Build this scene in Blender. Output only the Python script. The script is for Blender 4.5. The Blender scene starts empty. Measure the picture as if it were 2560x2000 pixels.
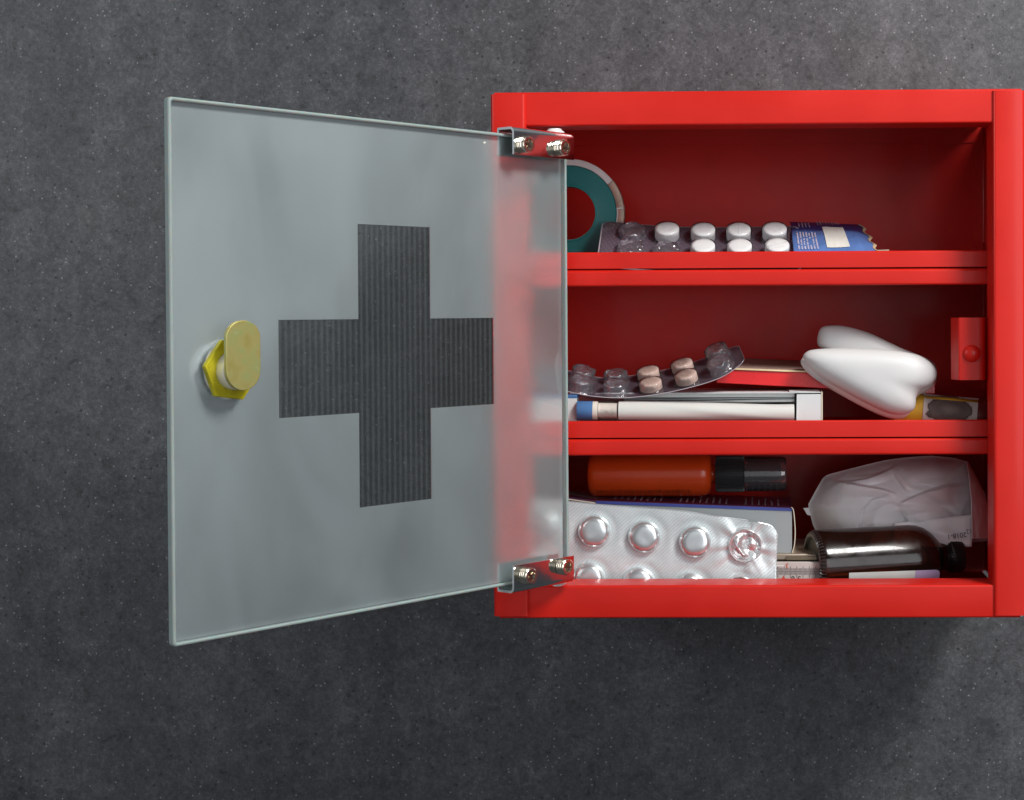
import bpy, bmesh, math, random
from mathutils import Vector, Matrix, noise
random.seed(7)
rad = math.radians
SC = bpy.context.scene
COL = SC.collection

# ------------------------------------------------------------------ camera
S = 0.000227            # metres per photo pixel on the plane of the cabinet front
FPX = 4160.0            # focal length in photo pixels (photo is 2560 x 2000)
PPX, PPY = 1819.0, 824.0
YAW, ROLL, PITCH = 0.0195, -0.0050, 0.0120
DIST = FPX * S
R = (Matrix.Rotation(YAW, 3, 'Z') @ Matrix.Rotation(rad(90) - PITCH, 3, 'X') @ Matrix.Rotation(ROLL, 3, 'Z'))
CAM = Vector((0, -DIST, 0))
cd = bpy.data.cameras.new('camera')
cam = bpy.data.objects.new('camera', cd)
COL.objects.link(cam)
cam.matrix_world = Matrix.Translation(CAM) @ R.to_4x4()
cd.sensor_fit = 'HORIZONTAL'; cd.sensor_width = 36
cd.lens = FPX / 2560 * 36
cd.shift_x = (1280 - PPX) / 2560
cd.shift_y = (PPY - 1000) / 2560
cd.clip_start = 0.02; cd.clip_end = 50
SC.camera = cam

# ------------------------------------------------------------------ world, lamps, exposure
w = bpy.data.worlds.new('World'); SC.world = w; w.use_nodes = True
w.node_tree.nodes['Background'].inputs[0].default_value = (0.80, 0.88, 1.0, 1)
w.node_tree.nodes['Background'].inputs[1].default_value = 0.09
SC.view_settings.view_transform = 'Standard'
SC.view_settings.look = 'None'
SC.view_settings.exposure = 0.0
SC.view_settings.gamma = 1.0
SC.cycles.use_denoising = True
SC.cycles.max_bounces = 16
SC.cycles.sample_clamp_indirect = 60
SC.cycles.transmission_bounces = 14
SC.cycles.transparent_max_bounces = 24

def lamp(name, loc, target, size, power, color=(1, 1, 1), size_y=None):
    l = bpy.data.lights.new(name, 'AREA')
    l.shape = 'RECTANGLE' if size_y else 'SQUARE'
    l.size = size
    if size_y: l.size_y = size_y
    l.energy = power; l.color = color
    o = bpy.data.objects.new(name, l); COL.objects.link(o)
    o.location = loc
    d = Vector(target) - Vector(loc)
    o.rotation_euler = d.to_track_quat('-Z', 'Y').to_euler()
    return o
lamp('key_softbox', (0.62, -0.60, 0.76), (0.0, 0.05, -0.03), 0.32, 15.0, (1.0, 0.985, 0.96))
lamp('fill_softbox', (0.85, -1.35, 0.12), (0.0, 0.1, -0.05), 0.8, 6.6, (0.95, 0.97, 1.0))
lamp('room_softbox', (0.10, -1.95, 0.12), (0.0, 0.1, -0.03), 1.3, 2.3, (0.94, 0.97, 1.0))
lamp('left_softbox', (-0.92, -0.70, 0.28), (-0.24, -0.1, 0.0), 0.40, 2.6, (0.93, 0.98, 1.0))

# ------------------------------------------------------------------ picture ray helpers (photo pixel + depth -> place in the room)
def ray(x, y):
    d = R @ Vector(((x - PPX) / FPX, -(y - PPY) / FPX, -1.0))
    return d
def P(x, y, Y=0.0):
    d = ray(x, y)
    return CAM + d * ((Y - CAM.y) / d.y)
def proj(p):
    c = R.transposed() @ (Vector(p) - CAM)
    return (PPX + FPX * c.x / -c.z, PPY - FPX * c.y / -c.z)

# ------------------------------------------------------------------ materials
MATS = {}
def newmat(name):
    m = bpy.data.materials.new(name); m.use_nodes = True
    MATS[name] = m
    nt = m.node_tree
    return m, nt, nt.nodes['Principled BSDF']
def N(nt, typ, **kw):
    n = nt.nodes.new(typ)
    for k, v in kw.items():
        if k.startswith('i_'):
            n.inputs[k[2:].replace('_', ' ')].default_value = v
        else:
            setattr(n, k, v)
    return n
def ramp(nt, stops, interp='LINEAR'):
    r = nt.nodes.new('ShaderNodeValToRGB')
    r.color_ramp.interpolation = interp
    els = r.color_ramp.elements
    while len(els) < len(stops): els.new(0.5)
    for e, (p, c) in zip(els, stops):
        e.position = p
        e.color = c if len(c) == 4 else (*c, 1)
    return r
def coords(nt, scale=(1, 1, 1), rot=(0, 0, 0), kind='Object'):
    tc = nt.nodes.new('ShaderNodeTexCoord')
    mp = nt.nodes.new('ShaderNodeMapping')
    mp.inputs['Scale'].default_value = scale
    mp.inputs['Rotation'].default_value = rot
    nt.links.new(tc.outputs[kind], mp.inputs[0])
    return mp
def bump_to(nt, bsdf, fac, strength, dist, prev=None):
    b = N(nt, 'ShaderNodeBump'); b.inputs['Strength'].default_value = strength; b.inputs['Distance'].default_value = dist
    nt.links.new(fac, b.inputs['Height'])
    if prev: nt.links.new(prev.outputs[0], b.inputs['Normal'])
    nt.links.new(b.outputs[0], bsdf.inputs['Normal'])
    return b
def simple(name, col, rough=0.5, metal=0.0, vary=0.06, vscale=60, bump=0.0, bscale=400, bdist=0.0004, spec=None, **extra):
    """principled with a slight mottling in the colour and roughness and a fine bump"""
    m, nt, b = newmat(name)
    mp = coords(nt)
    nz = N(nt, 'ShaderNodeTexNoise'); nz.inputs['Scale'].default_value = vscale; nz.inputs['Detail'].default_value = 6
    nt.links.new(mp.outputs[0], nz.inputs['Vector'])
    lo = tuple(c * (1 - vary) for c in col); hi = tuple(min(1, c * (1 + vary)) for c in col)
    r = ramp(nt, [(0.3, lo), (0.7, hi)])
    nt.links.new(nz.outputs[0], r.inputs[0]); nt.links.new(r.outputs[0], b.inputs['Base Color'])
    mr = N(nt, 'ShaderNodeMapRange'); mr.inputs['To Min'].default_value = rough * 0.9; mr.inputs['To Max'].default_value = rough * 1.1
    nt.links.new(nz.outputs[0], mr.inputs[0]); nt.links.new(mr.outputs[0], b.inputs['Roughness'])
    b.inputs['Metallic'].default_value = metal
    if spec is not None: b.inputs['Specular IOR Level'].default_value = spec
    for k, v in extra.items():
        b.inputs[k.replace('_', ' ')].default_value = v
    if bump:
        nb = N(nt, 'ShaderNodeTexNoise'); nb.inputs['Scale'].default_value = bscale; nb.inputs['Detail'].default_value = 4
        nt.links.new(mp.outputs[0], nb.inputs['Vector'])
        bump_to(nt, b, nb.outputs[0], bump, bdist)
    return m

# red powder coat
M_red = simple('red_paint', (0.64, 0.014, 0.007), 0.40, spec=0.27, Coat_Weight=0.2, Coat_Roughness=0.14, vary=0.05, vscale=25, bump=0.10, bscale=900, bdist=0.0003)

for n_ in M_red.node_tree.nodes:
    if n_.type == 'MAP_RANGE':
        n_.inputs['From Min'].default_value = .3; n_.inputs['From Max'].default_value = .7
        n_.inputs['To Min'].default_value = 0.30; n_.inputs['To Max'].default_value = 0.52
# dark mottled stone wall
def wall_material():
    m, nt, b = newmat('dark_stone')
    L = nt.links.new
    mp = coords(nt)
    def noise_n(scale, detail=8, rough=0.6, dist=0.0):
        n = N(nt, 'ShaderNodeTexNoise'); n.inputs['Scale'].default_value = scale; n.inputs['Detail'].default_value = detail
        n.inputs['Roughness'].default_value = rough; n.inputs['Distortion'].default_value = dist
        L(mp.outputs[0], n.inputs['Vector']); return n
    def mix(a, c, fac, mode='MIX'):
        x = N(nt, 'ShaderNodeMix', data_type='RGBA', blend_type=mode)
        if isinstance(fac, float): x.inputs[0].default_value = fac
        else: L(fac, x.inputs[0])
        L(a, x.inputs[6])
        if isinstance(c, tuple): x.inputs[7].default_value = (*c, 1)
        else: L(c, x.inputs[7])
        return x.outputs[2]
    big = noise_n(7, 6, 0.55, 0.3)
    r1 = ramp(nt, [(0.32, (0.064, 0.067, 0.073)), (0.52, (0.078, 0.080, 0.087)), (0.7, (0.095, 0.097, 0.102))])
    L(big.outputs[0], r1.inputs[0])
    mid = noise_n(75, 10, 0.72, 0.8)
    r2 = ramp(nt, [(0.30, (0.35, 0.35, 0.36)), (0.42, (0.80, 0.80, 0.80)), (0.56, (1.05, 1.05, 1.05)), (0.72, (1.55, 1.55, 1.55))])
    L(mid.outputs[0], r2.inputs[0])
    c = mix(r1.outputs[0], r2.outputs[0], 0.85, 'MULTIPLY')
    fine = noise_n(420, 5, 0.8)
    r3 = ramp(nt, [(0.36, (0.50, 0.50, 0.50)), (0.5, (0.95, 0.95, 0.95)), (0.60, (1.35, 1.35, 1.35)), (0.72, (2.1, 2.1, 2.1))])
    L(fine.outputs[0], r3.inputs[0])
    c = mix(c, r3.outputs[0], 0.60, 'MULTIPLY')
    mps = coords(nt, (9, 9, 1.6))
    st = N(nt, 'ShaderNodeTexNoise'); st.inputs['Scale'].default_value = 3.2; st.inputs['Detail'].default_value = 8; st.inputs['Roughness'].default_value = 0.62
    L(mps.outputs[0], st.inputs['Vector'])
    r6 = ramp(nt, [(0.30, (0.72, 0.72, 0.73)), (0.5, (1, 1, 1)), (0.70, (1.28, 1.28, 1.27))]); L(st.outputs[0], r6.inputs[0])
    c = mix(c, r6.outputs[0], 0.7, 'MULTIPLY')
    # short flecks, light and dark, as in worn stone
    fl = noise_n(190, 3, 0.7, 3.6)
    r5 = ramp(nt, [(0.30, (0.45, 0.45, 0.46)), (0.40, (0.95, 0.95, 0.95)), (0.60, (1.0, 1.0, 1.0)), (0.70, (1.75, 1.75, 1.75))])
    L(fl.outputs[0], r5.inputs[0])
    c = mix(c, r5.outputs[0], 0.95, 'MULTIPLY')
    # dark round pits
    def voro(scale, rnd=1.0):
        v = N(nt, 'ShaderNodeTexVoronoi'); v.inputs['Scale'].default_value = scale; v.inputs['Randomness'].default_value = rnd
        L(mp.outputs[0], v.inputs['Vector']); return v
    def chosen(v, thr, keep, soft):
        """mask of cells' centres: distance below thr and cell random above keep"""
        d = N(nt, 'ShaderNodeMapRange'); d.inputs['From Min'].default_value = thr; d.inputs['From Max'].default_value = thr * soft
        d.inputs['To Min'].default_value = 0; d.inputs['To Max'].default_value = 1
        L(v.outputs['Distance'], d.inputs[0])
        sp = N(nt, 'ShaderNodeSeparateColor'); L(v.outputs['Color'], sp.inputs[0])
        g = N(nt, 'ShaderNodeMath', operation='GREATER_THAN'); g.inputs[1].default_value = keep
        L(sp.outputs[0], g.inputs[0])
        mu = N(nt, 'ShaderNodeMath', operation='MULTIPLY'); L(d.outputs[0], mu.inputs[0]); L(g.outputs[0], mu.inputs[1])
        # random strength
        m2 = N(nt, 'ShaderNodeMath', operation='MULTIPLY'); L(mu.outputs[0], m2.inputs[0]); L(sp.outputs[1], m2.inputs[1])
        return m2.outputs[0]
    pits = chosen(voro(80), 0.20, 0.70, 0.5)
    c = mix(c, (0.022, 0.022, 0.025), pits)
    pits2 = chosen(voro(190), 0.24, 0.72, 0.5)
    c = mix(c, (0.028, 0.028, 0.030), pits2)
    # pale wisps
    wis = noise_n(26, 12, 0.75, 1.8)
    r4 = ramp(nt, [(0.60, (0, 0, 0)), (0.74, (0.5, 0.5, 0.5))])
    L(wis.outputs[0], r4.inputs[0])
    c = mix(c, (0.20, 0.20, 0.205), r4.outputs[0])
    # white sparkle grains, two sizes
    sp1 = chosen(voro(230), 0.17, 0.52, 0.4)
    c = mix(c, (0.36, 0.37, 0.38), sp1)
    sp2 = chosen(voro(110), 0.075, 0.60, 0.35)
    c = mix(c, (0.62, 0.64, 0.65), sp2)
    sp3 = chosen(voro(430), 0.22, 0.62, 0.4)
    c = mix(c, (0.26, 0.265, 0.27), sp3)
    L(c, b.inputs['Base Color'])
    b.inputs['Roughness'].default_value = 0.48
    b.inputs['Specular IOR Level'].default_value = 0.38
    bb = bump_to(nt, b, fine.outputs[0], 0.18, 0.0006)
    bump_to(nt, b, mid.outputs[0], 0.15, 0.002, bb)
    return m
M_wall = wall_material()

def frosted_material():
    m, nt, b = newmat('frosted_glass')
    L = nt.links.new
    mp = coords(nt)
    nz = N(nt, 'ShaderNodeTexNoise'); nz.inputs['Scale'].default_value = 14; nz.inputs['Detail'].default_value = 4
    L(mp.outputs[0], nz.inputs['Vector'])
    ref = N(nt, 'ShaderNodeBsdfRefraction'); ref.inputs['Roughness'].default_value = 0.40; ref.inputs['IOR'].default_value = 1.16
    wide = N(nt, 'ShaderNodeBsdfRefraction'); wide.inputs['Roughness'].default_value = 0.62; wide.inputs['IOR'].default_value = 1.24; wide.inputs['Color'].default_value = (0.98, 0.995, 0.99, 1)
    m0 = N(nt, 'ShaderNodeMixShader'); m0.inputs[0].default_value = 0.24
    L(ref.outputs[0], m0.inputs[1]); L(wide.outputs[0], m0.inputs[2])
    ref.inputs['Color'].default_value = (0.985, 0.995, 0.99, 1)
    dif = N(nt, 'ShaderNodeBsdfDiffuse'); dif.inputs[0].default_value = (0.88, 0.89, 0.91, 1)
    tra = N(nt, 'ShaderNodeBsdfTranslucent'); tra.inputs[0].default_value = (0.88, 0.89, 0.91, 1)
    m1 = N(nt, 'ShaderNodeMixShader'); m1.inputs[0].default_value = 0.45
    L(dif.outputs[0], m1.inputs[1]); L(tra.outputs[0], m1.inputs[2])
    m2 = N(nt, 'ShaderNodeMixShader')
    mr = N(nt, 'ShaderNodeMapRange'); mr.inputs['From Min'].default_value = 0.3; mr.inputs['From Max'].default_value = 0.7; mr.inputs['To Min'].default_value = 0.08; mr.inputs['To Max'].default_value = 0.20
    L(nz.outputs[0], mr.inputs[0])
    geo = N(nt, 'ShaderNodeNewGeometry')
    inv = N(nt, 'ShaderNodeMath', operation='SUBTRACT'); inv.inputs[0].default_value = 1.0; L(geo.outputs['Backfacing'], inv.inputs[1])
    f1 = N(nt, 'ShaderNodeMath', operation='MULTIPLY'); L(mr.outputs[0], f1.inputs[0]); L(inv.outputs[0], f1.inputs[1]); L(f1.outputs[0], m2.inputs[0])
    L(m0.outputs[0], m2.inputs[1]); L(m1.outputs[0], m2.inputs[2])
    gl = N(nt, 'ShaderNodeBsdfGlossy'); gl.inputs['Roughness'].default_value = 0.68; gl.inputs['Color'].default_value = (0.90, 0.97, 0.985, 1)
    f2 = N(nt, 'ShaderNodeMath', operation='MULTIPLY'); L(inv.outputs[0], f2.inputs[0])
    n2 = N(nt, 'ShaderNodeTexNoise'); n2.inputs['Scale'].default_value = 11; n2.inputs['Detail'].default_value = 5; n2.inputs['Distortion'].default_value = 0.6
    mp2 = coords(nt, (1.6, 1.6, 0.8)); L(mp2.outputs[0], n2.inputs['Vector'])
    mr2 = N(nt, 'ShaderNodeMapRange'); mr2.inputs['From Min'].default_value = .32; mr2.inputs['From Max'].default_value = .68; mr2.inputs['To Min'].default_value = .17; mr2.inputs['To Max'].default_value = .28
    L(n2.outputs[0], mr2.inputs[0]); L(mr2.outputs[0], f2.inputs[1])
    m3 = N(nt, 'ShaderNodeMixShader'); L(f2.outputs[0], m3.inputs[0]); L(m2.outputs[0], m3.inputs[1]); L(gl.outputs[0], m3.inputs[2])
    L(m3.outputs[0], nt.nodes['Material Output'].inputs[0])
    return m
M_frost = frosted_material()

def thin_clear(name, tint=(1, 1, 1), gloss=0.06, grough=0.05, haze=0.0, hazecol=(0.8, 0.8, 0.8), stripes=None, wrinkle=0.0, wscale=300, edge=1.45):
    """thin clear sheet: light goes straight through, fresnel gloss on top, optional haze"""
    m, nt, b = newmat(name)
    L = nt.links.new
    tr = N(nt, 'ShaderNodeBsdfTransparent'); tr.inputs[0].default_value = (*tint, 1)
    gl = N(nt, 'ShaderNodeBsdfGlossy'); gl.inputs['Roughness'].default_value = grough
    fr = N(nt, 'ShaderNodeFresnel'); fr.inputs[0].default_value = edge
    mr = N(nt, 'ShaderNodeMath', operation='ADD', use_clamp=True); mr.inputs[1].default_value = gloss
    L(fr.outputs[0], mr.inputs[0])
    base = tr.outputs[0]
    if haze or stripes:
        df = N(nt, 'ShaderNodeBsdfDiffuse'); df.inputs[0].default_value = (*hazecol, 1)
        tl = N(nt, 'ShaderNodeBsdfTranslucent'); tl.inputs[0].default_value = (*hazecol, 1)
        mm = N(nt, 'ShaderNodeMixShader'); L(df.outputs[0], mm.inputs[1]); L(tl.outputs[0], mm.inputs[2]); mm.inputs[0].default_value = 0.4
        mx = N(nt, 'ShaderNodeMixShader')
        L(base, mx.inputs[1]); L(mm.outputs[0], mx.inputs[2])
        if stripes:
            tc = N(nt, 'ShaderNodeTexCoord'); sep = N(nt, 'ShaderNodeSeparateXYZ'); L(tc.outputs['UV'], sep.inputs[0])
            k = N(nt, 'ShaderNodeMath', operation='MULTIPLY'); k.inputs[1].default_value = stripes * 2 * math.pi
            L(sep.outputs[0], k.inputs[0])
            s_ = N(nt, 'ShaderNodeMath', operation='SINE'); L(k.outputs[0], s_.inputs[0])
            r_ = N(nt, 'ShaderNodeMapRange'); r_.inputs['From Min'].default_value = -0.3; r_.inputs['From Max'].default_value = 0.9
            r_.inputs['To Min'].default_value = haze * .35; r_.inputs['To Max'].default_value = haze
            L(s_.outputs[0], r_.inputs[0]); L(r_.outputs[0], mx.inputs[0])
        else:
            mx.inputs[0].default_value = haze
        base = mx.outputs[0]
    top = N(nt, 'ShaderNodeMixShader'); L(mr.outputs[0], top.inputs[0]); L(base, top.inputs[1]); L(gl.outputs[0], top.inputs[2])
    if wrinkle:
        mp = coords(nt)
        nb = N(nt, 'ShaderNodeTexNoise'); nb.inputs['Scale'].default_value = wscale; nb.inputs['Detail'].default_value = 3; nb.inputs['Distortion'].default_value = 1
        L(mp.outputs[0], nb.inputs['Vector'])
        bp = N(nt, 'ShaderNodeBump'); bp.inputs['Strength'].default_value = wrinkle; bp.inputs['Distance'].default_value = 0.002
        L(nb.outputs[0], bp.inputs['Height']); L(bp.outputs[0], gl.inputs['Normal']); L(bp.outputs[0], fr.inputs['Normal'])
    L(top.outputs[0], nt.nodes['Material Output'].inputs[0])
    return m
M_clearsheet = thin_clear('clear_glass', (0.975, 0.99, 0.99), gloss=0.0, grough=0.02, edge=1.3)
M_cross = thin_clear('striped_clear_glass', (0.95, 0.97, 0.97), gloss=0.0, grough=0.1, haze=0.085, hazecol=(0.8, 0.85, 0.85), stripes=1.0, edge=1.1)
M_cup = thin_clear('clear_plastic', (0.975, 0.965, 0.975), gloss=0.015, grough=0.06, edge=1.28, haze=0.02, hazecol=(0.8, 0.78, 0.82), wrinkle=0.25, wscale=220)
M_cupbent = thin_clear('crushed_clear_plastic', (0.97, 0.96, 0.97), gloss=0.16, grough=0.06, haze=0.13, hazecol=(0.75, 0.72, 0.78), wrinkle=0.8, wscale=170)
M_film = thin_clear('clear_film', (0.86, 0.80, 0.86), gloss=0.10, grough=0.12, haze=0.17, hazecol=(0.66, 0.54, 0.66), wrinkle=0.15, wscale=90)
M_edge = simple('ground_glass_edge', (0.29, 0.40, 0.39), 0.45, vary=0.05, vscale=40, Subsurface_Weight=0.8, Subsurface_Scale=0.006)

M_chrome = simple('zinc_plate', (0.78, 0.83, 0.84), 0.11, metal=1.0, vary=0.04, vscale=80, bump=0.06, bscale=300, bdist=0.0004)
M_zincedge = simple('zinc_edge_highlight', (0.72, 0.76, 0.78), 0.5, metal=0.2)  # pale matte copy of the zinc; the edge highlight is in its colour
M_screw = simple('nickel_screw', (0.78, 0.70, 0.58), 0.20, metal=1.0, vary=0.06, bump=0.05)
M_slot = simple('screw_recess', (0.30, 0.24, 0.17), 0.35, metal=1.0)
M_nylon = simple('white_nylon', (0.80, 0.80, 0.78), 0.35, vary=0.02)
def passivated():
    m, nt, b = newmat('yellow_passivated_metal')
    L = nt.links.new
    mp = coords(nt, (1, 1, 1))
    nz = N(nt, 'ShaderNodeTexNoise'); nz.inputs['Scale'].default_value = 130; nz.inputs['Detail'].default_value = 5
    L(mp.outputs[0], nz.inputs['Vector'])
    r = ramp(nt, [(0.3, (0.46, 0.40, 0.12)), (0.5, (0.52, 0.46, 0.17)), (0.62, (0.45, 0.48, 0.18)), (0.75, (0.56, 0.53, 0.28))])
    L(nz.outputs[0], r.inputs[0]); L(r.outputs[0], b.inputs['Base Color'])
    b.inputs['Metallic'].default_value = 0.75; b.inputs['Roughness'].default_value = 0.5
    bump_to(nt, b, nz.outputs[0], 0.12, 0.0006)
    return m
M_cam = passivated()
M_nut = simple('golden_nut', (0.82, 0.70, 0.03), 0.28, metal=0.55, vary=0.25, vscale=70)
M_lockcyl = simple('polished_lock_cylinder', (0.85, 0.84, 0.86), 0.25, metal=0.35, vary=0.04)

M_tablet = simple('white_tablet', (0.80, 0.80, 0.79), 0.55, vary=0.02, bump=0.25, bscale=1500, bdist=0.0002)
M_tabletp = simple('beige_tablet', (0.62, 0.46, 0.39), 0.7, vary=0.12, vscale=900, bump=0.5, bscale=1200, bdist=0.0004)
M_teal = simple('teal_plastic', (0.012, 0.20, 0.20), 0.35, vary=0.05)
M_tealrim = simple('teal_rim_plastic', (0.018, 0.27, 0.26), 0.3, vary=0.05)
M_tape = simple('white_tape', (0.82, 0.79, 0.78), 0.6, vary=0.05, bump=0.2)
M_offwhite = simple('off_white_panel', (0.76, 0.73, 0.67), 0.6, vary=0.05)
M_tapeold = simple('yellowed_tape', (0.68, 0.58, 0.46), 0.55, vary=0.15, vscale=180, bump=0.3, bscale=250)

def foil(name, base, rough, freq, strength, diag=True, rot=35, metal=0.85):
    m, nt, b = newmat(name)
    L = nt.links.new
    mp = coords(nt, rot=(0, rad(rot), 0))
    wv = N(nt, 'ShaderNodeTexWave', wave_type='BANDS', bands_direction='X'); wv.inputs['Scale'].default_value = freq; wv.inputs['Distortion'].default_value = 0.2
    L(mp.outputs[0], wv.inputs['Vector'])
    h = wv.outputs['Fac']
    if diag:
        mp2 = coords(nt, rot=(0, rad(-rot * 1.6), 0))
        w2 = N(nt, 'ShaderNodeTexWave', wave_type='BANDS', bands_direction='X'); w2.inputs['Scale'].default_value = freq * 1.1; w2.inputs['Distortion'].default_value = 0.2
        L(mp2.outputs[0], w2.inputs['Vector'])
        mu = N(nt, 'ShaderNodeMath', operation='MULTIPLY'); L(h, mu.inputs[0]); L(w2.outputs['Fac'], mu.inputs[1]); h = mu.outputs[0]
    nz = N(nt, 'ShaderNodeTexNoise'); nz.inputs['Scale'].default_value = 45; nz.inputs['Detail'].default_value = 4
    L(mp.outputs[0], nz.inputs['Vector'])
    lo = tuple(c * 0.88 for c in base)
    r = ramp(nt, [(0.3, lo), (0.7, base)])
    L(nz.outputs[0], r.inputs[0])
    mx = N(nt, 'ShaderNodeMix', data_type='RGBA', blend_type='MULTIPLY')
    rr = ramp(nt, [(0.0, (0.72, 0.72, 0.74) if diag else (0.86, 0.86, 0.87)), (0.6, (1, 1, 1))]); L(h, rr.inputs[0])
    mx.inputs[0].default_value = 1.0; L(r.outputs[0], mx.inputs[6]); L(rr.outputs[0], mx.inputs[7])
    L(mx.outputs[2], b.inputs['Base Color'])
    b.inputs['Metallic'].default_value = metal; b.inputs['Roughness'].default_value = rough
    b1 = bump_to(nt, b, h, strength, 0.0003)
    bump_to(nt, b, nz.outputs[0], 0.25, 0.003, b1)
    return m
M_foil = foil('silver_foil', (0.76, 0.83, 0.84), 0.36, 200, 0.22, False, 132, metal=0.35)
M_pocket = simple('silver_foil_dome', (0.74, 0.79, 0.80), 0.28, metal=0.78, vary=0.03)
M_crushed = simple('crushed_foil', (0.78, 0.78, 0.79), 0.26, metal=0.7, vary=0.03)
M_foilback = foil('blister_backing_foil', (0.56, 0.50, 0.55), 0.32, 150, 0.9, True, 40)

M_card = simple('white_card', (0.70, 0.72, 0.72), 0.5, vary=0.03, vscale=30, bump=0.1, bscale=500)
M_boxgrey = simple('cool_grey_card', (0.34, 0.37, 0.38), 0.4, vary=0.03, vscale=30)
M_cardgrey = simple('grey_white_card', (0.50, 0.52, 0.53), 0.42, vary=0.03, vscale=30, bump=0.1, bscale=500)
M_cardedge = simple('raw_card_edge', (0.78, 0.70, 0.56), 0.7, vary=0.1)
M_tan = simple('brown_paper_cover', (0.33, 0.22, 0.18), 0.6, vary=0.12, vscale=120)
M_redcard = simple('glossy_red_card', (0.72, 0.012, 0.016), 0.28, vary=0.05)
M_gold = simple('pale_gold_edge', (0.80, 0.62, 0.36), 0.45, vary=0.1)
M_purple = simple('purple_printed_card', (0.085, 0.022, 0.06), 0.38, vary=0.35, vscale=14)
M_navy = simple('navy_printed_card', (0.055, 0.075, 0.32), 0.4, vary=0.1)
M_print = simple('pale_print', (0.62, 0.55, 0.66), 0.6)
M_black = simple('black_plastic', (0.012, 0.012, 0.013), 0.32, vary=0.2, bump=0.1)
M_collar = simple('ribbed_black_plastic', (0.030, 0.030, 0.031), 0.30)
M_ink = simple('black_ink', (0.02, 0.02, 0.022), 0.6)
M_redink = simple('red_ink', (0.62, 0.10, 0.05), 0.6)
M_orange = simple('orange_plastic', (0.66, 0.062, 0.008), 0.26, vary=0.06, vscale=20, Subsurface_Weight=0.15, bump=0.05, bscale=60, bdist=0.001)
M_spraycap = thin_clear('clear_cap_plastic', (0.86, 0.84, 0.85), gloss=0.08, grough=0.07, haze=0.14, hazecol=(0.6, 0.58, 0.6), wrinkle=0.1, wscale=40)
M_tooth = simple('white_glossy_plastic', (0.68, 0.68, 0.675), 0.50, vary=0.015, bump=0.02)
M_blue = simple('blue_plastic', (0.075, 0.19, 0.42), 0.4, vary=0.06)
M_cream = simple('cream_plastic', (0.74, 0.68, 0.60), 0.5)
M_steel = simple('tan_metal_case', (0.45, 0.37, 0.29), 0.3, metal=0.6, vary=0.1)
M_scaleplate = simple('pale_scale_plate', (0.60, 0.54, 0.51), 0.35, vary=0.06)
M_lilac = simple('lilac_label', (0.50, 0.38, 0.60), 0.5, vary=0.03)
M_label = simple('white_paper_label', (0.66, 0.68, 0.65), 0.55, vary=0.03)
M_kraft = simple('kraft_edge', (0.50, 0.36, 0.22), 0.7, vary=0.2)

def amber_material():
    m, nt, b = newmat('amber_glass')
    L = nt.links.new
    tr = N(nt, 'ShaderNodeBsdfTransparent'); tr.inputs[0].default_value = (0.50, 0.15, 0.03, 1)
    df = N(nt, 'ShaderNodeBsdfPrincipled'); df.inputs['Base Color'].default_value = (0.014, 0.007, 0.005, 1)
    df.inputs['Roughness'].default_value = 0.10; df.inputs['Coat Weight'].default_value = 0.4; df.inputs['Coat Roughness'].default_value = 0.05
    mp = coords(nt, (1, 1, 1)); nz = N(nt, 'ShaderNodeTexNoise'); nz.inputs['Scale'].default_value = 70; nz.inputs['Detail'].default_value = 5
    L(mp.outputs[0], nz.inputs['Vector'])
    rr = ramp(nt, [(0.40, (0.13, 0.13, 0.13)), (0.72, (0.34, 0.34, 0.34))]); L(nz.outputs[0], rr.inputs[0]); L(rr.outputs[0], df.inputs['Roughness'])
    mx = N(nt, 'ShaderNodeMixShader'); mx.inputs[0].default_value = 0.62
    L(tr.outputs[0], mx.inputs[1]); L(df.outputs[0], mx.inputs[2])
    L(mx.outputs[0], nt.nodes['Material Output'].inputs[0])
    return m
M_amber = amber_material()

def bag_material():
    m, nt, b = newmat('white_plastic_bag')
    L = nt.links.new
    df = N(nt, 'ShaderNodeBsdfPrincipled'); df.inputs['Base Color'].default_value = (0.90, 0.86, 0.88, 1); df.inputs['Roughness'].default_value = 0.32
    tl = N(nt, 'ShaderNodeBsdfTranslucent'); tl.inputs[0].default_value = (0.85, 0.80, 0.82, 1)
    mp = coords(nt); nz = N(nt, 'ShaderNodeTexNoise'); nz.inputs['Scale'].default_value = 45; nz.inputs['Detail'].default_value = 5; nz.inputs['Distortion'].default_value = 1.2
    L(mp.outputs[0], nz.inputs['Vector'])
    bp = N(nt, 'ShaderNodeBump'); bp.inputs['Strength'].default_value = 0.3; bp.inputs['Distance'].default_value = 0.004
    L(nz.outputs[0], bp.inputs['Height']); L(bp.outputs[0], df.inputs['Normal'])
    mx = N(nt, 'ShaderNodeMixShader'); mx.inputs[0].default_value = 0.12
    L(df.outputs[0], mx.inputs[1]); L(tl.outputs[0], mx.inputs[2])
    L(mx.outputs[0], nt.nodes['Material Output'].inputs[0])
    return m
M_bag = bag_material()

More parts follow.
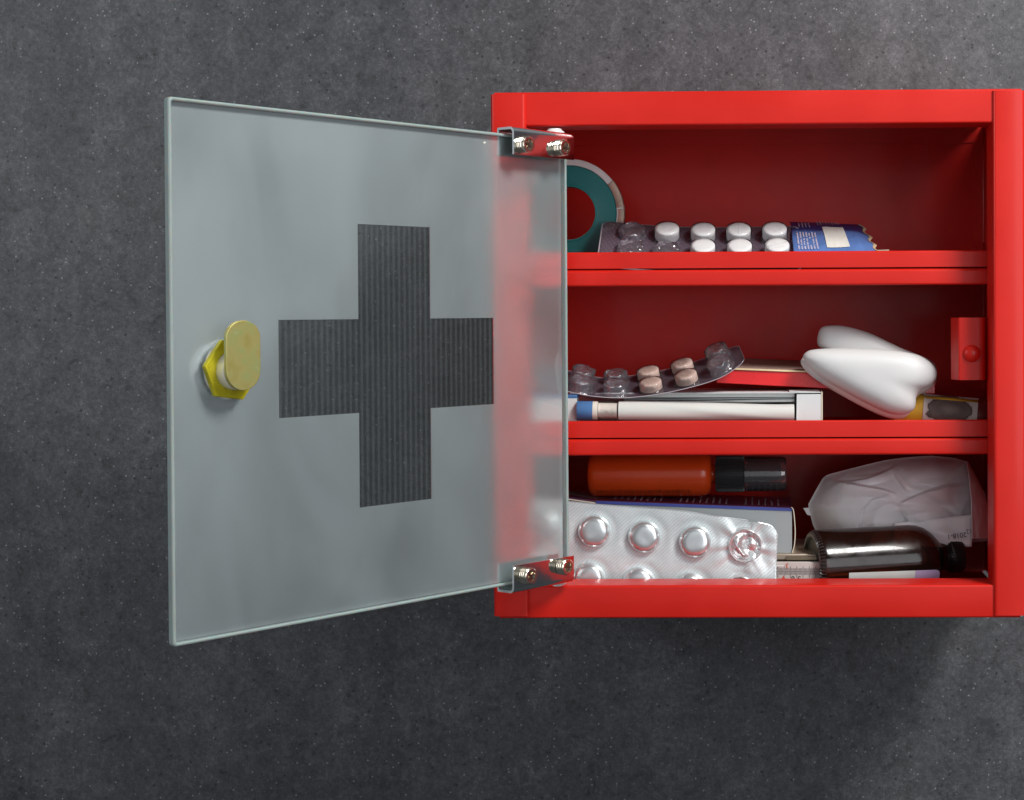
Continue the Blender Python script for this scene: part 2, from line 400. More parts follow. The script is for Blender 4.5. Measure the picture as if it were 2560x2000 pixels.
def stained_label():
    m, nt, b = newmat('stained_label')
    L = nt.links.new
    mp = coords(nt)
    nz = N(nt, 'ShaderNodeTexNoise'); nz.inputs['Scale'].default_value = 130; nz.inputs['Detail'].default_value = 7; nz.inputs['Roughness'].default_value = 0.6
    L(mp.outputs[0], nz.inputs['Vector'])
    # blot: distance from a point on the label, in object space, with a wandering rim
    sub = N(nt, 'ShaderNodeMapping'); sub.inputs['Location'].default_value = (-.0040, .0, -.0010); sub.inputs['Scale'].default_value = (52, 0, 88)
    L(mp.outputs[0], sub.inputs[0])
    ln = N(nt, 'ShaderNodeVectorMath', operation='LENGTH'); L(sub.outputs[0], ln.inputs[0])
    ad = N(nt, 'ShaderNodeMath', operation='MULTIPLY_ADD'); ad.inputs[1].default_value = 0.55; L(nz.outputs[0], ad.inputs[0]); L(ln.outputs['Value'], ad.inputs[2])
    r = ramp(nt, [(0.30, (0.17, 0.125, 0.11)), (0.62, (0.10, 0.070, 0.062)), (0.86, (0.13, 0.095, 0.085)), (0.93, (0.05, 0.033, 0.03)), (0.955, (0.38, 0.31, 0.29)), (1.0, (0.50, 0.43, 0.41))])
    L(ad.outputs[0], r.inputs[0]); L(r.outputs[0], b.inputs['Base Color'])
    b.inputs['Roughness'].default_value = 0.55
    return m
M_stain = stained_label()
M_maroon = simple('maroon_plastic', (0.13, 0.012, 0.012), 0.4)
M_yellow = simple('yellow_plastic', (0.55, 0.30, 0.02), 0.45)

def sachet_material():
    m, nt, b = newmat('blue_sachet_film')
    L = nt.links.new
    tc = N(nt, 'ShaderNodeTexCoord'); sep = N(nt, 'ShaderNodeSeparateXYZ'); L(tc.outputs['UV'], sep.inputs[0])
    r = ramp(nt, [(0.0, (0.14, 0.27, 0.62)), (0.55, (0.12, 0.22, 0.55)), (0.62, (0.030, 0.045, 0.20)), (1.0, (0.025, 0.03, 0.15))])
    L(sep.outputs[1], r.inputs[0]); L(r.outputs[0], b.inputs['Base Color'])
    b.inputs['Roughness'].default_value = 0.3; b.inputs['Metallic'].default_value = 0.25
    mp = coords(nt); nz = N(nt, 'ShaderNodeTexNoise'); nz.inputs['Scale'].default_value = 90; nz.inputs['Detail'].default_value = 3
    L(mp.outputs[0], nz.inputs['Vector']); bump_to(nt, b, nz.outputs[0], 0.5, 0.003)
    return m
M_sachet = sachet_material()

# ------------------------------------------------------------------ object helpers
ORG = {}
def thing(name, label, cat, loc=(0, 0, 0), group=None):
    o = bpy.data.objects.new(name, None); COL.objects.link(o)
    o.location = loc; o.empty_display_size = 0.02
    o['label'] = label; o['category'] = cat
    if group: o['group'] = group
    ORG[o.name] = Vector(loc)
    return o
def mesh(name, verts, faces, mats, parent=None, smooth=None, matidx=None, M=None, data=None, bevel=None, uv=None, fix=True):
    """one mesh object. verts in world space (or local with matrix M). smooth: angle in degrees"""
    org = ORG[parent.name] if parent else Vector((0, 0, 0))
    if data is None:
        me = bpy.data.meshes.new(name)
        if M is None: verts = [Vector(v) - org for v in verts]
        me.from_pydata([tuple(v) for v in verts], [], faces)
        if not isinstance(mats, (list, tuple)): mats = [mats]
        for mm in mats: me.materials.append(mm)
        if matidx: me.polygons.foreach_set('material_index', matidx)
        if uv:
            ul = me.uv_layers.new(name='UVMap')
            for l in me.loops: ul.data[l.index].uv = uv[l.vertex_index]
        if fix:
            bm = bmesh.new(); bm.from_mesh(me)
            bmesh.ops.recalc_face_normals(bm, faces=bm.faces)
            bm.to_mesh(me); bm.free()
        if smooth is not None:
            me.shade_smooth()
            if smooth < 180:
                try: me.set_sharp_from_angle(angle=rad(smooth))
                except Exception: pass
    else:
        me = data
    o = bpy.data.objects.new(name, me); COL.objects.link(o)
    if parent: o.parent = parent
    if M is not None: o.matrix_local = Matrix.Translation(-org) @ M
    ORG[o.name] = org if M is None else org
    if bevel:
        b = o.modifiers.new('bevel', 'BEVEL'); b.width = bevel; b.segments = 3; b.limit_method = 'ANGLE'; b.angle_limit = rad(40)
    return o

def fillet(pts, r, n=5, closed=False):
    out = []
    k = len(pts)
    for i, p in enumerate(pts):
        p = Vector(p)
        if not closed and i in (0, k - 1):
            out.append(p); continue
        a = Vector(pts[(i - 1) % k]); b = Vector(pts[(i + 1) % k])
        ri = r[i] if isinstance(r, (list, tuple)) else r
        da = (a - p); db = (b - p)
        la, lb = da.length, db.length
        if ri <= 0 or la < 1e-9 or lb < 1e-9: out.append(p); continue
        da.normalize(); db.normalize()
        ang = da.angle(db)
        if ang > math.pi - 0.02: out.append(p); continue
        t = min(ri / math.tan(ang / 2), la * 0.48, lb * 0.48)
        rr = t * math.tan(ang / 2)
        c = p + (da + db).normalized() * (rr / math.sin(ang / 2))
        s = p + da * t - c; e = p + db * t - c
        tot = s.angle(e)
        for j in range(n + 1):
            f = j / n
            v = (s * math.sin((1 - f) * tot) + e * math.sin(f * tot)) / math.sin(tot)
            out.append(c + v)
    return out
def offset(pts, t):
    out = []
    for i, p in enumerate(pts):
        if i == 0: d = (pts[1] - p).normalized(); n = Vector((-d.y, d.x)); out.append(p + n * t); continue
        if i == len(pts) - 1: d = (p - pts[i - 1]).normalized(); n = Vector((-d.y, d.x)); out.append(p + n * t); continue
        d1 = (p - pts[i - 1]).normalized(); d2 = (pts[i + 1] - p).normalized()
        n1 = Vector((-d1.y, d1.x)); n2 = Vector((-d2.y, d2.x))
        n = (n1 + n2); n.normalize()
        out.append(p + n * (t / max(0.3, n.dot(n1))))
    return out
def bentsheet(name, prof, r, t, l0, l1, fn, mat, parent, n=5):
    """folded sheet metal: an open 2-D profile with rounded bends and thickness t, run from l0 to l1"""
    a = fillet([Vector(p) for p in prof], r, n); b = offset(a, t)
    k = len(a); V = []
    for l in (l0, l1):
        V += [fn(p.x, p.y, l) for p in a] + [fn(p.x, p.y, l) for p in b]
    F = []
    for i in range(k - 1):
        F.append((i, i + 1, 2 * k + i + 1, 2 * k + i))
        F.append((k + i, 3 * k + i, 3 * k + i + 1, k + i + 1))
        F.append((i, k + i, k + i + 1, i + 1))
        F.append((2 * k + i, 2 * k + i + 1, 3 * k + i + 1, 3 * k + i))
    F.append((0, 2 * k, 3 * k, k)); F.append((k - 1, 2 * k - 1, 4 * k - 1, 3 * k - 1))
    return mesh(name, V, F, mat, parent, smooth=35, matidx=([0] * (len(F) - 2) + [0, 0]) if not isinstance(mat, list) else [1 if (i % 4) >= 2 and i < 4 * (k - 1) else 0 for i in range(len(F))])
def prism(name, outline, v0, v1, fn, mat, parent, bevel=None, smooth=35):
    """closed outline (a,b) extruded between v0 and v1"""
    k = len(outline)
    V = [fn(a, b, v0) for a, b in outline] + [fn(a, b, v1) for a, b in outline]
    F = [tuple(range(k)), tuple(range(2 * k - 1, k - 1, -1))] + [(i, (i + 1) % k, k + (i + 1) % k, k + i) for i in range(k)]
    return mesh(name, V, F, mat, parent, smooth=smooth, bevel=bevel)
def boxw(name, x0, x1, y0, y1, z0, z1, mat, parent, bevel=None):
    V = [(x, y, z) for x in (x0, x1) for y in (y0, y1) for z in (z0, z1)]
    F = [(0, 1, 3, 2), (4, 6, 7, 5), (0, 4, 5, 1), (2, 3, 7, 6), (0, 2, 6, 4), (1, 5, 7, 3)]
    return mesh(name, V, F, mat, parent, bevel=bevel, smooth=30 if bevel else None)
def hexa(name, f4, b4, mat, parent, bevel=None, matidx=None):
    """front 4 and back 4 corners, same order"""
    V = list(f4) + list(b4)
    F = [(0, 1, 2, 3), (7, 6, 5, 4), (0, 4, 5, 1), (1, 5, 6, 2), (2, 6, 7, 3), (3, 7, 4, 0)]
    return mesh(name, V, F, mat, parent, bevel=bevel, smooth=30 if bevel else None, matidx=matidx)
def frame_of(axis, up=(0, 0, 1)):
    a = Vector(axis).normalized(); u = Vector(up)
    s = a.cross(u)
    if s.length < 1e-3: s = a.cross(Vector((1, 0, 0)))
    s.normalize(); v = s.cross(a).normalized()
    return a, s, v
def lathe_data(prof, origin, axis, segs=48, up=(0, 0, 1), rib=None, sect=(0, 2 * math.pi)):
    a, s, v = frame_of(axis, up)
    full = abs(sect[1] - sect[0] - 2 * math.pi) < 1e-6
    cols = segs if full else segs + 1
    V, F = [], []
    for (r, h) in prof:
        for j in range(cols):
            th = sect[0] + (sect[1] - sect[0]) * j / segs
            rr = r * (rib(j, h) if rib else 1)
            V.append(Vector(origin) + a * h + (s * math.cos(th) + v * math.sin(th)) * rr)
    for i in range(len(prof) - 1):
        for j in range(segs):
            j2 = (j + 1) % cols
            F.append((i * cols + j, i * cols + j2, (i + 1) * cols + j2, (i + 1) * cols + j))
    return V, F
def lathe(name, prof, origin, axis, mat, parent, segs=48, rib=None, smooth=35, mats_by_row=None, up=(0, 0, 1), sect=(0, 2 * math.pi), solid=None, fix=True):
    V, F = lathe_data(prof, origin, axis, segs, up, rib, sect)
    idx = None
    if mats_by_row: idx = [mats_by_row[i] for i in range(len(prof) - 1) for _ in range(segs)]
    o = mesh(name, V, F, mat, parent, smooth=smooth, matidx=idx, fix=fix)
    if solid:
        sm = o.modifiers.new('thickness', 'SOLIDIFY'); sm.thickness = solid; sm.offset = 0
    return o
def grid(name, nu, nv, fn, mat, parent, solid=None, smooth=180, keep=None, off=0):
    V = [fn(i / nu, j / nv) for j in range(nv + 1) for i in range(nu + 1)]
    uv = [(i / nu, j / nv) for j in range(nv + 1) for i in range(nu + 1)]
    F = []
    for j in range(nv):
        for i in range(nu):
            if keep and not keep((i + .5) / nu, (j + .5) / nv): continue
            F.append((j * (nu + 1) + i, j * (nu + 1) + i + 1, (j + 1) * (nu + 1) + i + 1, (j + 1) * (nu + 1) + i))
    o = mesh(name, V, F, mat, parent, smooth=smooth, uv=uv)
    if solid:
        sm = o.modifiers.new('thickness', 'SOLIDIFY'); sm.thickness = solid; sm.offset = off
    return o
def lerp(a, b, t): return a + (b - a) * t
def path(pts, t):
    """piecewise-smooth sample of a list of tuples at t in 0..1 (by x of first coordinate index)"""
    k = len(pts) - 1; f = min(max(t, 0), 1) * k; i = min(int(f), k - 1); f -= i
    p0 = pts[max(i - 1, 0)]; p1 = pts[i]; p2 = pts[i + 1]; p3 = pts[min(i + 2, k)]
    return tuple(0.5 * ((2 * b) + (-a + c) * f + (2 * a - 5 * b + 4 * c - d) * f * f + (-a + 3 * b - 3 * c + d) * f ** 3) for a, b, c, d in zip(p0, p1, p2, p3))
def dashes(name, rows, mat, parent):
    """tiny printed strokes: rows of (origin, dir_along, dir_across, normal, length, height)"""
    V, F = [], []
    for (o, a, c, ln, ht) in rows:
        x = 0
        while x < ln:
            wd = random.uniform(0.4, 1.4) * ht
            if random.random() < 0.82:
                p = o + a * x
                k = len(V)
                V += [p, p + a * min(wd, ln - x), p + a * min(wd, ln - x) + c * ht, p + c * ht]
                F.append((k, k + 1, k + 2, k + 3))
            x += wd + ht * 0.35
    return mesh(name, V, F, mat, parent, fix=False)
def text(name, s, loc, xdir, ydir, size, mat, parent):
    c = bpy.data.curves.new(name, 'FONT'); c.body = s; c.size = size; c.extrude = 0.00004
    c.align_x = 'CENTER'; c.align_y = 'CENTER'
    c.materials.append(mat)
    tmp = bpy.data.objects.new(name + '_tmp', c); COL.objects.link(tmp)
    dg = bpy.context.evaluated_depsgraph_get()
    me = bpy.data.meshes.new_from_object(tmp.evaluated_get(dg)); me.name = name
    bpy.data.objects.remove(tmp); bpy.data.curves.remove(c)
    o = bpy.data.objects.new(name, me); COL.objects.link(o)
    x = Vector(xdir).normalized(); y = Vector(ydir).normalized(); z = x.cross(y)
    M = Matrix((x, y, z)).transposed().to_4x4(); M.translation = Vector(loc)
    o.parent = parent
    o.matrix_local = Matrix.Translation(-ORG[parent.name]) @ M
    return o

# ------------------------------------------------------------------ wall
YWALL = 0.168
o = mesh('wall', [(-2.5, YWALL, -2), (2.5, YWALL, -2), (2.5, YWALL, 2), (-2.5, YWALL, 2)], [(0, 1, 2, 3)], M_wall)
o['kind'] = 'structure'

# ------------------------------------------------------------------ cabinet
XL = (P(1231, 300).x + P(1238, 1500).x) / 2
XR = (P(2560, 300).x + P(2558.8, 1500).x) / 2
ZT = (P(1240, 230).z + P(2500, 221.5).z) / 2
ZB = (P(1300, 1548.5).z + P(2500, 1544).z) / 2
ZTI = (P(1400, 314).z + P(2400, 307).z) / 2       # underside of the top front strip
ZBI = (P(1500, 1466).z + P(2400, 1461.5).z) / 2
XRI = (P(2489, 400).x + P(2485, 1400).x) / 2
XLI = P(1314, 800).x
YB = 0.1625
TH = 0.0009
RET = 0.0245
cab = thing('medicine_cabinet', 'open red metal medicine cabinet with two inner shelves and a frosted glass door', 'cabinet', (0, 0.16, ZB))
side = 0.0011
bentsheet('top_panel', [(YB, ZT - 0.0145), (YB, ZT), (side, ZT), (side, ZTI), (RET, ZTI)], [0, .0015, .0012, .0012, 0], TH, XL + 0.0012, XR - 0.0008,
          lambda a, b, l: (l, a, b), M_red, cab)
bentsheet('bottom_panel', [(YB, ZB + 0.0178), (YB, ZB), (side, ZB), (side, ZBI), (RET, ZBI)], [0, .0015, .0012, .0014, 0], -TH, XL + 0.0022, XR - 0.0022,
          lambda a, b, l: (l, a, b), M_red, cab)
def side_panel(xo, xi, sgn):
    o = bentsheet('side_panel', [(xo - sgn * 0.0085, YB), (xo, YB), (xo, 0), (xi, 0), (xi, RET)], [0, .0012, .0012, .0012, 0], TH * (1 if sgn > 0 else -1), ZB + 0.0016, ZT - 0.0013,
              lambda a, b, l: (a, b, l), M_red, cab)
    return o
# right panel outer x is XR, folds inwards
side_panel(XR, XRI, 1)
side_panel(XL, XLI, -1)
boxw('back_panel', XL + 0.001, XR - 0.001, YB + 0.0003, YB + 0.0013, ZB + 0.001, ZT - 0.001, M_red, cab)
def shelf(ylip, ymid, yrail, ybot):
    zl = P(1900, ylip, RET + .002).z; zm = P(1900, ymid, RET + .002).z
    zr = P(1900, yrail, RET).z; zb = P(1900, ybot, RET).z
    zs = zl - 34 * S
    yf = RET + 0.0018
    s = bentsheet('shelf', [(YB - .0012, zs + 78 * S), (YB - .0012, zs), (yf + .0035, zs), (yf + .0035, zl - .0006), (yf + 0.0022, zl), (yf, zl), (yf, zm)],
                  [0, .001, .001, .0006, .0006, .0015, 0], 0.0007, XL + 0.0012, XR - 0.0012, lambda a, b, l: (l, a, b), M_red, cab)
    r = bentsheet('shelf_rail', [(yf + .02, zr - .0002), (yf - .0009, zr - .0002), (yf - .0009, zb), (yf + .006, zb)], [0, .0018, .0012, 0], 0.0007, XL + 0.0012, XR - 0.0012,
                  lambda a, b, l: (l, a, b), M_red, cab)
    return zs
ZS1 = shelf(628.5, 669.5, 672.5, 714)
ZS2 = shelf(1051.5, 1093, 1096.5, 1138)
ZFL = ZB + 0.0012

# latch keeper on the right return, with rivet
lp = bentsheet('latch_plate', [(P(2469, 870, 0.030).x, 0.032), (P(2460, 870, 0.022).x, 0.0205), (P(2396, 870, 0.022).x, 0.0205), (P(2378, 870, 0.030).x, 0.031)],
          [0, .0022, .0012, 0], -0.0012, P(2420, 950, .021).z, P(2420, 794, .021).z, lambda a, b, l: (a, b, l), M_red, cab)
c = P(2430, 884, 0.0195)
lathe('rivet', [(0.0, .0022), (.0016, .0021), (.0034, .0015), (.0044, .0007), (.0050, 0), (.0050, -.001)], c, (0, -1, 0), M_red, lp, segs=32)

# ------------------------------------------------------------------ door
YH = 0.004
Hp = P(1420, 774, YH)
zt = P(1417, 351, YH).z; zb = P(1417, 1435, YH).z
depth_h = -(R.transposed() @ (Hp - CAM)).z
fr = CAM + ray(426, 774) * (depth_h / 1.272)
U = Vector((fr.x - Hp.x, fr.y - Hp.y, 0)); W = U.length; U.normalize()
NRM = Vector((-U.y, U.x, 0)); 
if NRM.dot(CAM - Hp) < 0: NRM = -NRM
Zv = Vector((0, 0, 1))
def DP(s, z, off=0.0): return Vector((Hp.x, Hp.y, 0)) + U * s + NRM * off + Zv * z
def Dray(x, y, off=0.0):
    """(s, z) on the door plane seen at photo pixel x,y"""
    d = ray(x, y); o = Vector((Hp.x, Hp.y, 0)) + NRM * off
    t = (o - CAM).dot(NRM) / d.dot(NRM)
    p = CAM + d * t
    return ((p - o).dot(U), p.z)
GT = 0.004
EW = 0.0017
# rim of ground glass round the pane: four strips mitred into one ring
def ring_pts(e, r):
    return fillet([Vector((0 + e, zb + e)), Vector((W - e, zb + e)), Vector((W - e, zt - e)), Vector((0 + e, zt - e))], r, 6, closed=True)
outer = ring_pts(0, 0.0020); inner = ring_pts(EW, 0.0010)
k = len(outer); V = []
for off in (0, -GT):
    V += [DP(p.x, p.y, off) for p in outer] + [DP(p.x, p.y, off) for p in inner]
F = []
for i in range(k):
    j = (i + 1) % k
    F += [(i, j, k + j, k + i), (2 * k + i, 3 * k + i, 3 * k + j, 2 * k + j), (i, 2 * k + i, 2 * k + j, j), (k + i, k + j, 3 * k + j, 3 * k + i)]
# pane: clear sheet in front of a frosted coat that leaves a cross open
e = EW + 0.00005
door = prism('door', [(p.x, p.y) for p in ring_pts(e, 0.0010)], -0.0004, -GT + 0.0009, DP_ := (lambda a, b, v: DP(a, b, v)), M_clearsheet, cab, smooth=None)
mesh('ground_edge', V, F, M_edge, door, smooth=35, bevel=0.0010)
# cross outline
sx = [Dray(1233, 850, -.0038)[0], Dray(1075, 850, -.0038)[0], Dray(895, 850, -.0038)[0], Dray(695, 850, -.0038)[0]]
zy = [Dray(985, 0)[1]]
def zat(x, y): return Dray(x, y, -.0038)[1]
z_arm_t = (zat(695, 797) + zat(1240, 797)) / 2; z_arm_b = (zat(695, 1043) + zat(1240, 1012)) / 2
z_bar_t = (zat(895, 560) + zat(1075, 568)) / 2; z_bar_b = (zat(895, 1269) + zat(1075, 1248)) / 2
OC = -GT + 0.0006; OB = -GT + 0.0001
crs = [(sx[0], z_arm_t), (sx[0], z_arm_b), (sx[1], z_arm_b), (sx[1], z_bar_b), (sx[2], z_bar_b), (sx[2], z_arm_b), (sx[3], z_arm_b), (sx[3], z_arm_t), (sx[2], z_arm_t), (sx[2], z_bar_t), (sx[1], z_bar_t), (sx[1], z_arm_t)]
# frosting = rectangle minus cross, as slab made of grid cells
xs = sorted([e, W - e] + sx); zs = sorted([zb + e, zt - e, z_arm_t, z_arm_b, z_bar_t, z_bar_b])
def incross(s, z):
    return (sx[0] < s < sx[3] and z_arm_b < z < z_arm_t) or (sx[1] < s < sx[2] and z_bar_b < z < z_bar_t)
V = []; F = []; vid = {}
def vv(i, j, kk):
    if (i, j, kk) not in vid:
        vid[(i, j, kk)] = len(V); V.append(DP(xs[i], zs[j], (OC, OB)[kk]))
    return vid[(i, j, kk)]
cells = {(i, j) for i in range(len(xs) - 1) for j in range(len(zs) - 1) if not incross((xs[i] + xs[i + 1]) / 2, (zs[j] + zs[j + 1]) / 2)}
for (i, j) in cells:
    F.append((vv(i, j, 0), vv(i + 1, j, 0), vv(i + 1, j + 1, 0), vv(i, j + 1, 0)))
    F.append((vv(i, j, 1), vv(i, j + 1, 1), vv(i + 1, j + 1, 1), vv(i + 1, j, 1)))
    for (di, dj, a, b) in ((-1, 0, (i, j), (i, j + 1)), (1, 0, (i + 1, j), (i + 1, j + 1)), (0, -1, (i, j), (i + 1, j)), (0, 1, (i, j + 1), (i + 1, j + 1))):
        if (i + di, j + dj) not in cells:
            F.append((vv(*a, 0), vv(*b, 0), vv(*b, 1), vv(*a, 1)))
mesh('frosting', V, F, M_frost, door)
V = [DP(s, z, OB) for s, z in crs]
pitch = (sx[3] - sx[0]) / 40
mesh('cross', V, [tuple(range(len(V)))], M_cross, door, uv=[(s / pitch, z) for s, z in crs], fix=False)

# lock: body behind the glass, nut, cylinder and cam in front
ls, lz = Dray(580, 925, 0.003)
LC = DP(ls, lz, 0)
lathe('lock_body', [(0, -GT - .010), (.009, -GT - .010), (.0125, -GT - .008), (.0142, -GT - .0002), (0.0, -GT - .0002)], LC, NRM, M_lockcyl, door, segs=48)
hexpts = []
for q in range(6):
    an = rad(8.5 + 60 * q)
    hexpts.append((ls + 0.0150 * math.cos(an), lz + 0.0150 * math.sin(an)))
lathe('lock_washer', [(.009, .0003), (.0133, .0003), (.0135, .0008), (.009, .0010)], LC, NRM, M_nylon, door, segs=40)
prism('lock_nut', hexpts, 0.0011, 0.0038, DP_, M_nut, door, bevel=0.0003)
lathe('lock_cylinder', [(0, .0036), (.0092, .0036), (.0092, .0095), (.0089, .0099), (0, .0099)], LC, NRM, M_lockcyl, door, segs=48)
cam_out = []
cw = 0.0093; cl = 0.0150
for q in range(13):
    an = math.pi + math.pi * q / 12
    cam_out.append((ls + cw * math.cos(an), lz + cw * math.sin(an)))
for q in range(13):
    an = math.pi * q / 12
    cam_out.append((ls + cw * math.cos(an), lz + cl + cw * math.sin(an) * 0.86))
cam_o = prism('lock_cam', cam_out, 0.0100, 0.0120, DP_, M_cam, door, bevel=0.0003)

# hinge brackets
def bracket(top):
    sg = 1 if top else -1
    ze = zt if top else zb
    s0 = Dray(1434, 370 if top else 1420, 0.0075)[0]; s1 = Dray(1284, 350 if top else 1440, 0.0075)[0]
    hgt = 0.0150
    prof = [(-GT - .0012, -.0120), (-GT - .0012, 0.0034), (0.0078, 0.0034), (0.0078, -.0118)]
    br = bentsheet('hinge_bracket', prof, [0, .0008, .0032, 0], -0.0013, s0, s1, lambda a, b, l: DP(l, ze + sg * b, a), [M_chrome, M_zincedge], cab, n=8)
    br['label'] = ('upper' if top else 'lower') + ' zinc plated hinge bracket with two screws'
    for (px, py) in (((1307, 362), (1399, 370)) if top else ((1313, 1438), (1405, 1416))):
        s_, z_ = Dray(px, py, 0.0085)
        O = DP(s_, z_, 0.0078)
        pr = [(0, -.0016), (.0040, -.0016), (.0040, 0)]
        for q in range(3):
            h = 0.0003 + q * 0.0013
            pr += [(.0036, h), (.0047, h + .0005), (.0036, h + .0011)]
        pr += [(.0045, .0044), (.0045, .0052), (.0040, .0056), (.0030, .0056), (.0028, .0050), (0, .0046)]
        V, F = lathe_data(pr, O, NRM, 32)
        idx = [0] * len(F)
        # crossed recess in the end of the screw
        rot_ = random.uniform(0, 1.5)
        for q in range(2):
            an = rot_ + q * math.pi / 2
            d = U * math.cos(an) + Zv * math.sin(an); e_ = U * -math.sin(an) + Zv * math.cos(an)
            k = len(V); c_ = O + NRM * (.0056 - .0006)
            V += [c_ + d * .0026 + e_ * .0005, c_ - d * .0026 + e_ * .0005, c_ - d * .0026 - e_ * .0005, c_ + d * .0026 - e_ * .0005]
            V = V + [v + NRM * 0.0003 for v in V[-4:]]
            F += [(k, k + 1, k + 2, k + 3), (k + 4, k + 7, k + 6, k + 5), (k, k + 4, k + 5, k + 1), (k + 1, k + 5, k + 6, k + 2), (k + 2, k + 6, k + 7, k + 3), (k + 3, k + 7, k + 4, k)]
            idx += [1] * 6
        mesh('screw', V, F, [M_screw, M_slot], br, smooth=35, matidx=idx)
    # nylon bearing disc between bracket and frame
    px, py = (1387, 331) if top else (1395, 1451)
    c = P(px, py, YH + 0.001)
    zc = (ze + sg * 0.0036)
    lathe('bearing_washer', [(0, .0032), (.0040, .0030), (.0042, .0022), (.0050, .0018), (.0056, .0012), (.0056, .0004), (0, 0)], (c.x, c.y, zc), (0, 0, sg), M_nylon, br, segs=36)
bracket(True); bracket(False)

# ================================================================== TOP SHELF
# tape roll
D = 0.073
c = P(1422, 533, D); k = (P(1522, 533, D).x - c.x) / 100
tp = thing('tape_roll', 'teal spool of white adhesive tape standing on edge on the top shelf', 'tape roll', (c.x, c.y, ZS1))
ax = (0, -1, 0)
lathe('spool', [(66 * k, -.012), (66 * k, 0.0004), (66.5 * k, .0009), (69 * k, .0009), (70.5 * k, .0001), (72 * k, 0.0), (117 * k, 0), (119 * k, -.0006), (119 * k, -.012), (66 * k, -.012)], c, ax, [M_teal, M_tealrim], tp, segs=96,
      mats_by_row=[1, 1, 1, 1, 0, 0, 0, 0, 0])
lathe('tape', [(119.3 * k, -.0115), (119.3 * k, -.0006), (120.5 * k, 0), (135 * k, 0), (136 * k, -.0006), (136 * k, -.0115), (119.3 * k, -.0115)], c, ax, M_tape, tp, segs=96)
# yellowed last turns stuck over the edge, right side (angles measured from +x, frame_of: s = axis x up)
a_, s_, v_ = frame_of(ax)
def ring_piece(name, r0, r1, t0, t1, h, mat):
    V, F = [], []
    n = 14
    for q in range(n + 1):
        th = rad(t0 + (t1 - t0) * q / n)
        d = Vector((math.cos(th), 0, math.sin(th)))
        V += [c + d * r0 * k + Vector((0, -h, 0)), c + d * r1 * k + Vector((0, -h, 0)), c + d * (r1 + 1.2) * k + Vector((0, .0110, 0))]
    for q in range(n):
        F += [(3 * q, 3 * q + 1, 3 * q + 4, 3 * q + 3), (3 * q + 1, 3 * q + 2, 3 * q + 5, 3 * q + 4)]
    ob = mesh(name, V, F, mat, tp, smooth=40)
    sm = ob.modifiers.new('thickness', 'SOLIDIFY'); sm.thickness = 0.0003
ring_piece('tape_end', 121, 137, 6, 36, .0004, M_tapeold)
ring_piece('tape_end', 124, 137.5, -32, 4.5, .0004, M_tapeold)

# generic blister cell: cup + pill
def cup_data(name, r, h, mat, crush=0.0, seed=0, fr=0.0009):
    prof = [(r + fr, 0.0), (r + fr * .35, .0003), (r * 1.02, .0010), (r, h * .55), (r * .985, h * .9), (r * .93, h), (r * .6, h * 1.02), (0, h * 1.02)]
    V, F = lathe_data(prof, (0, 0, 0), (0, 0, 1), 36, up=(0, 1, 0))
    if crush:
        for i, p in enumerate(V):
            f = min(1, p.z / h)
            nz = noise.noise(Vector((p.x * 260 + seed * 7.3, p.y * 260, p.z * 150)))
            n2 = noise.noise(Vector((p.x * 700 + seed * 3.1, p.y * 700, seed)))
            p.z *= 1 - crush * f * (0.35 + 0.65 * abs(nz) * 1.6)
            p.x += crush * f * .0012 * nz * 2 + .0006 * n2 * f; p.y += crush * f * .0012 * n2
    me = bpy.data.meshes.new(name); me.from_pydata([tuple(v) for v in V], [], F); me.materials.append(mat)
    bm = bmesh.new(); bm.from_mesh(me); bmesh.ops.remove_doubles(bm, verts=bm.verts, dist=1e-6); bmesh.ops.recalc_face_normals(bm, faces=bm.faces); bm.to_mesh(me); bm.free()
    me.shade_smooth(); return me
def pill_data(name, r, h, mat, score=None, dome=.00025):
    prof = [(0, 0), (r * .93, 0), (r, h * .10), (r, h * .86), (r * .985, h * .92), (r * .94, h * .96), (r * .6, h * .96 + dome * .6), (r * .3, h * .96 + dome * .9), (0, h * .96 + dome)]
    V, F = lathe_data(prof, (0, 0, 0), (0, 0, 1), 48, up=(0, 1, 0))
    idx = [0] * len(F)
    me = bpy.data.meshes.new(name)
    mats = [mat]
    if score is not None:
        d = Vector((math.cos(score), math.sin(score), 0)); e_ = Vector((-d.y, d.x, 0)); z = Vector((0, 0, h * .96 + dome * .55))
        kk = len(V)
        V += [d * r * .9 + e_ * .0002 + z, d * r * .9 - e_ * .0002 + z, z - d * r * .9 - e_ * .0002, z - d * r * .9 + e_ * .0002]
        V += [z + Vector((0, 0, dome * .5)) + e_ * .0002, z + Vector((0, 0, dome * .5)) - e_ * .0002]
        F += [(kk, kk + 1, kk + 5, kk + 4), (kk + 4, kk + 5, kk + 2, kk + 3)]; idx += [1, 1]
        mats.append(M_scoremark)
    me.from_pydata([tuple(v) for v in V], [], F)
    for m_ in mats: me.materials.append(m_)
    me.polygons.foreach_set('material_index', idx)
    me.shade_smooth()
    try: me.set_sharp_from_angle(angle=rad(50))
    except Exception: pass
    return me
M_scoremark = simple('tablet_score_line', (0.62, 0.62, 0.61), 0.7)

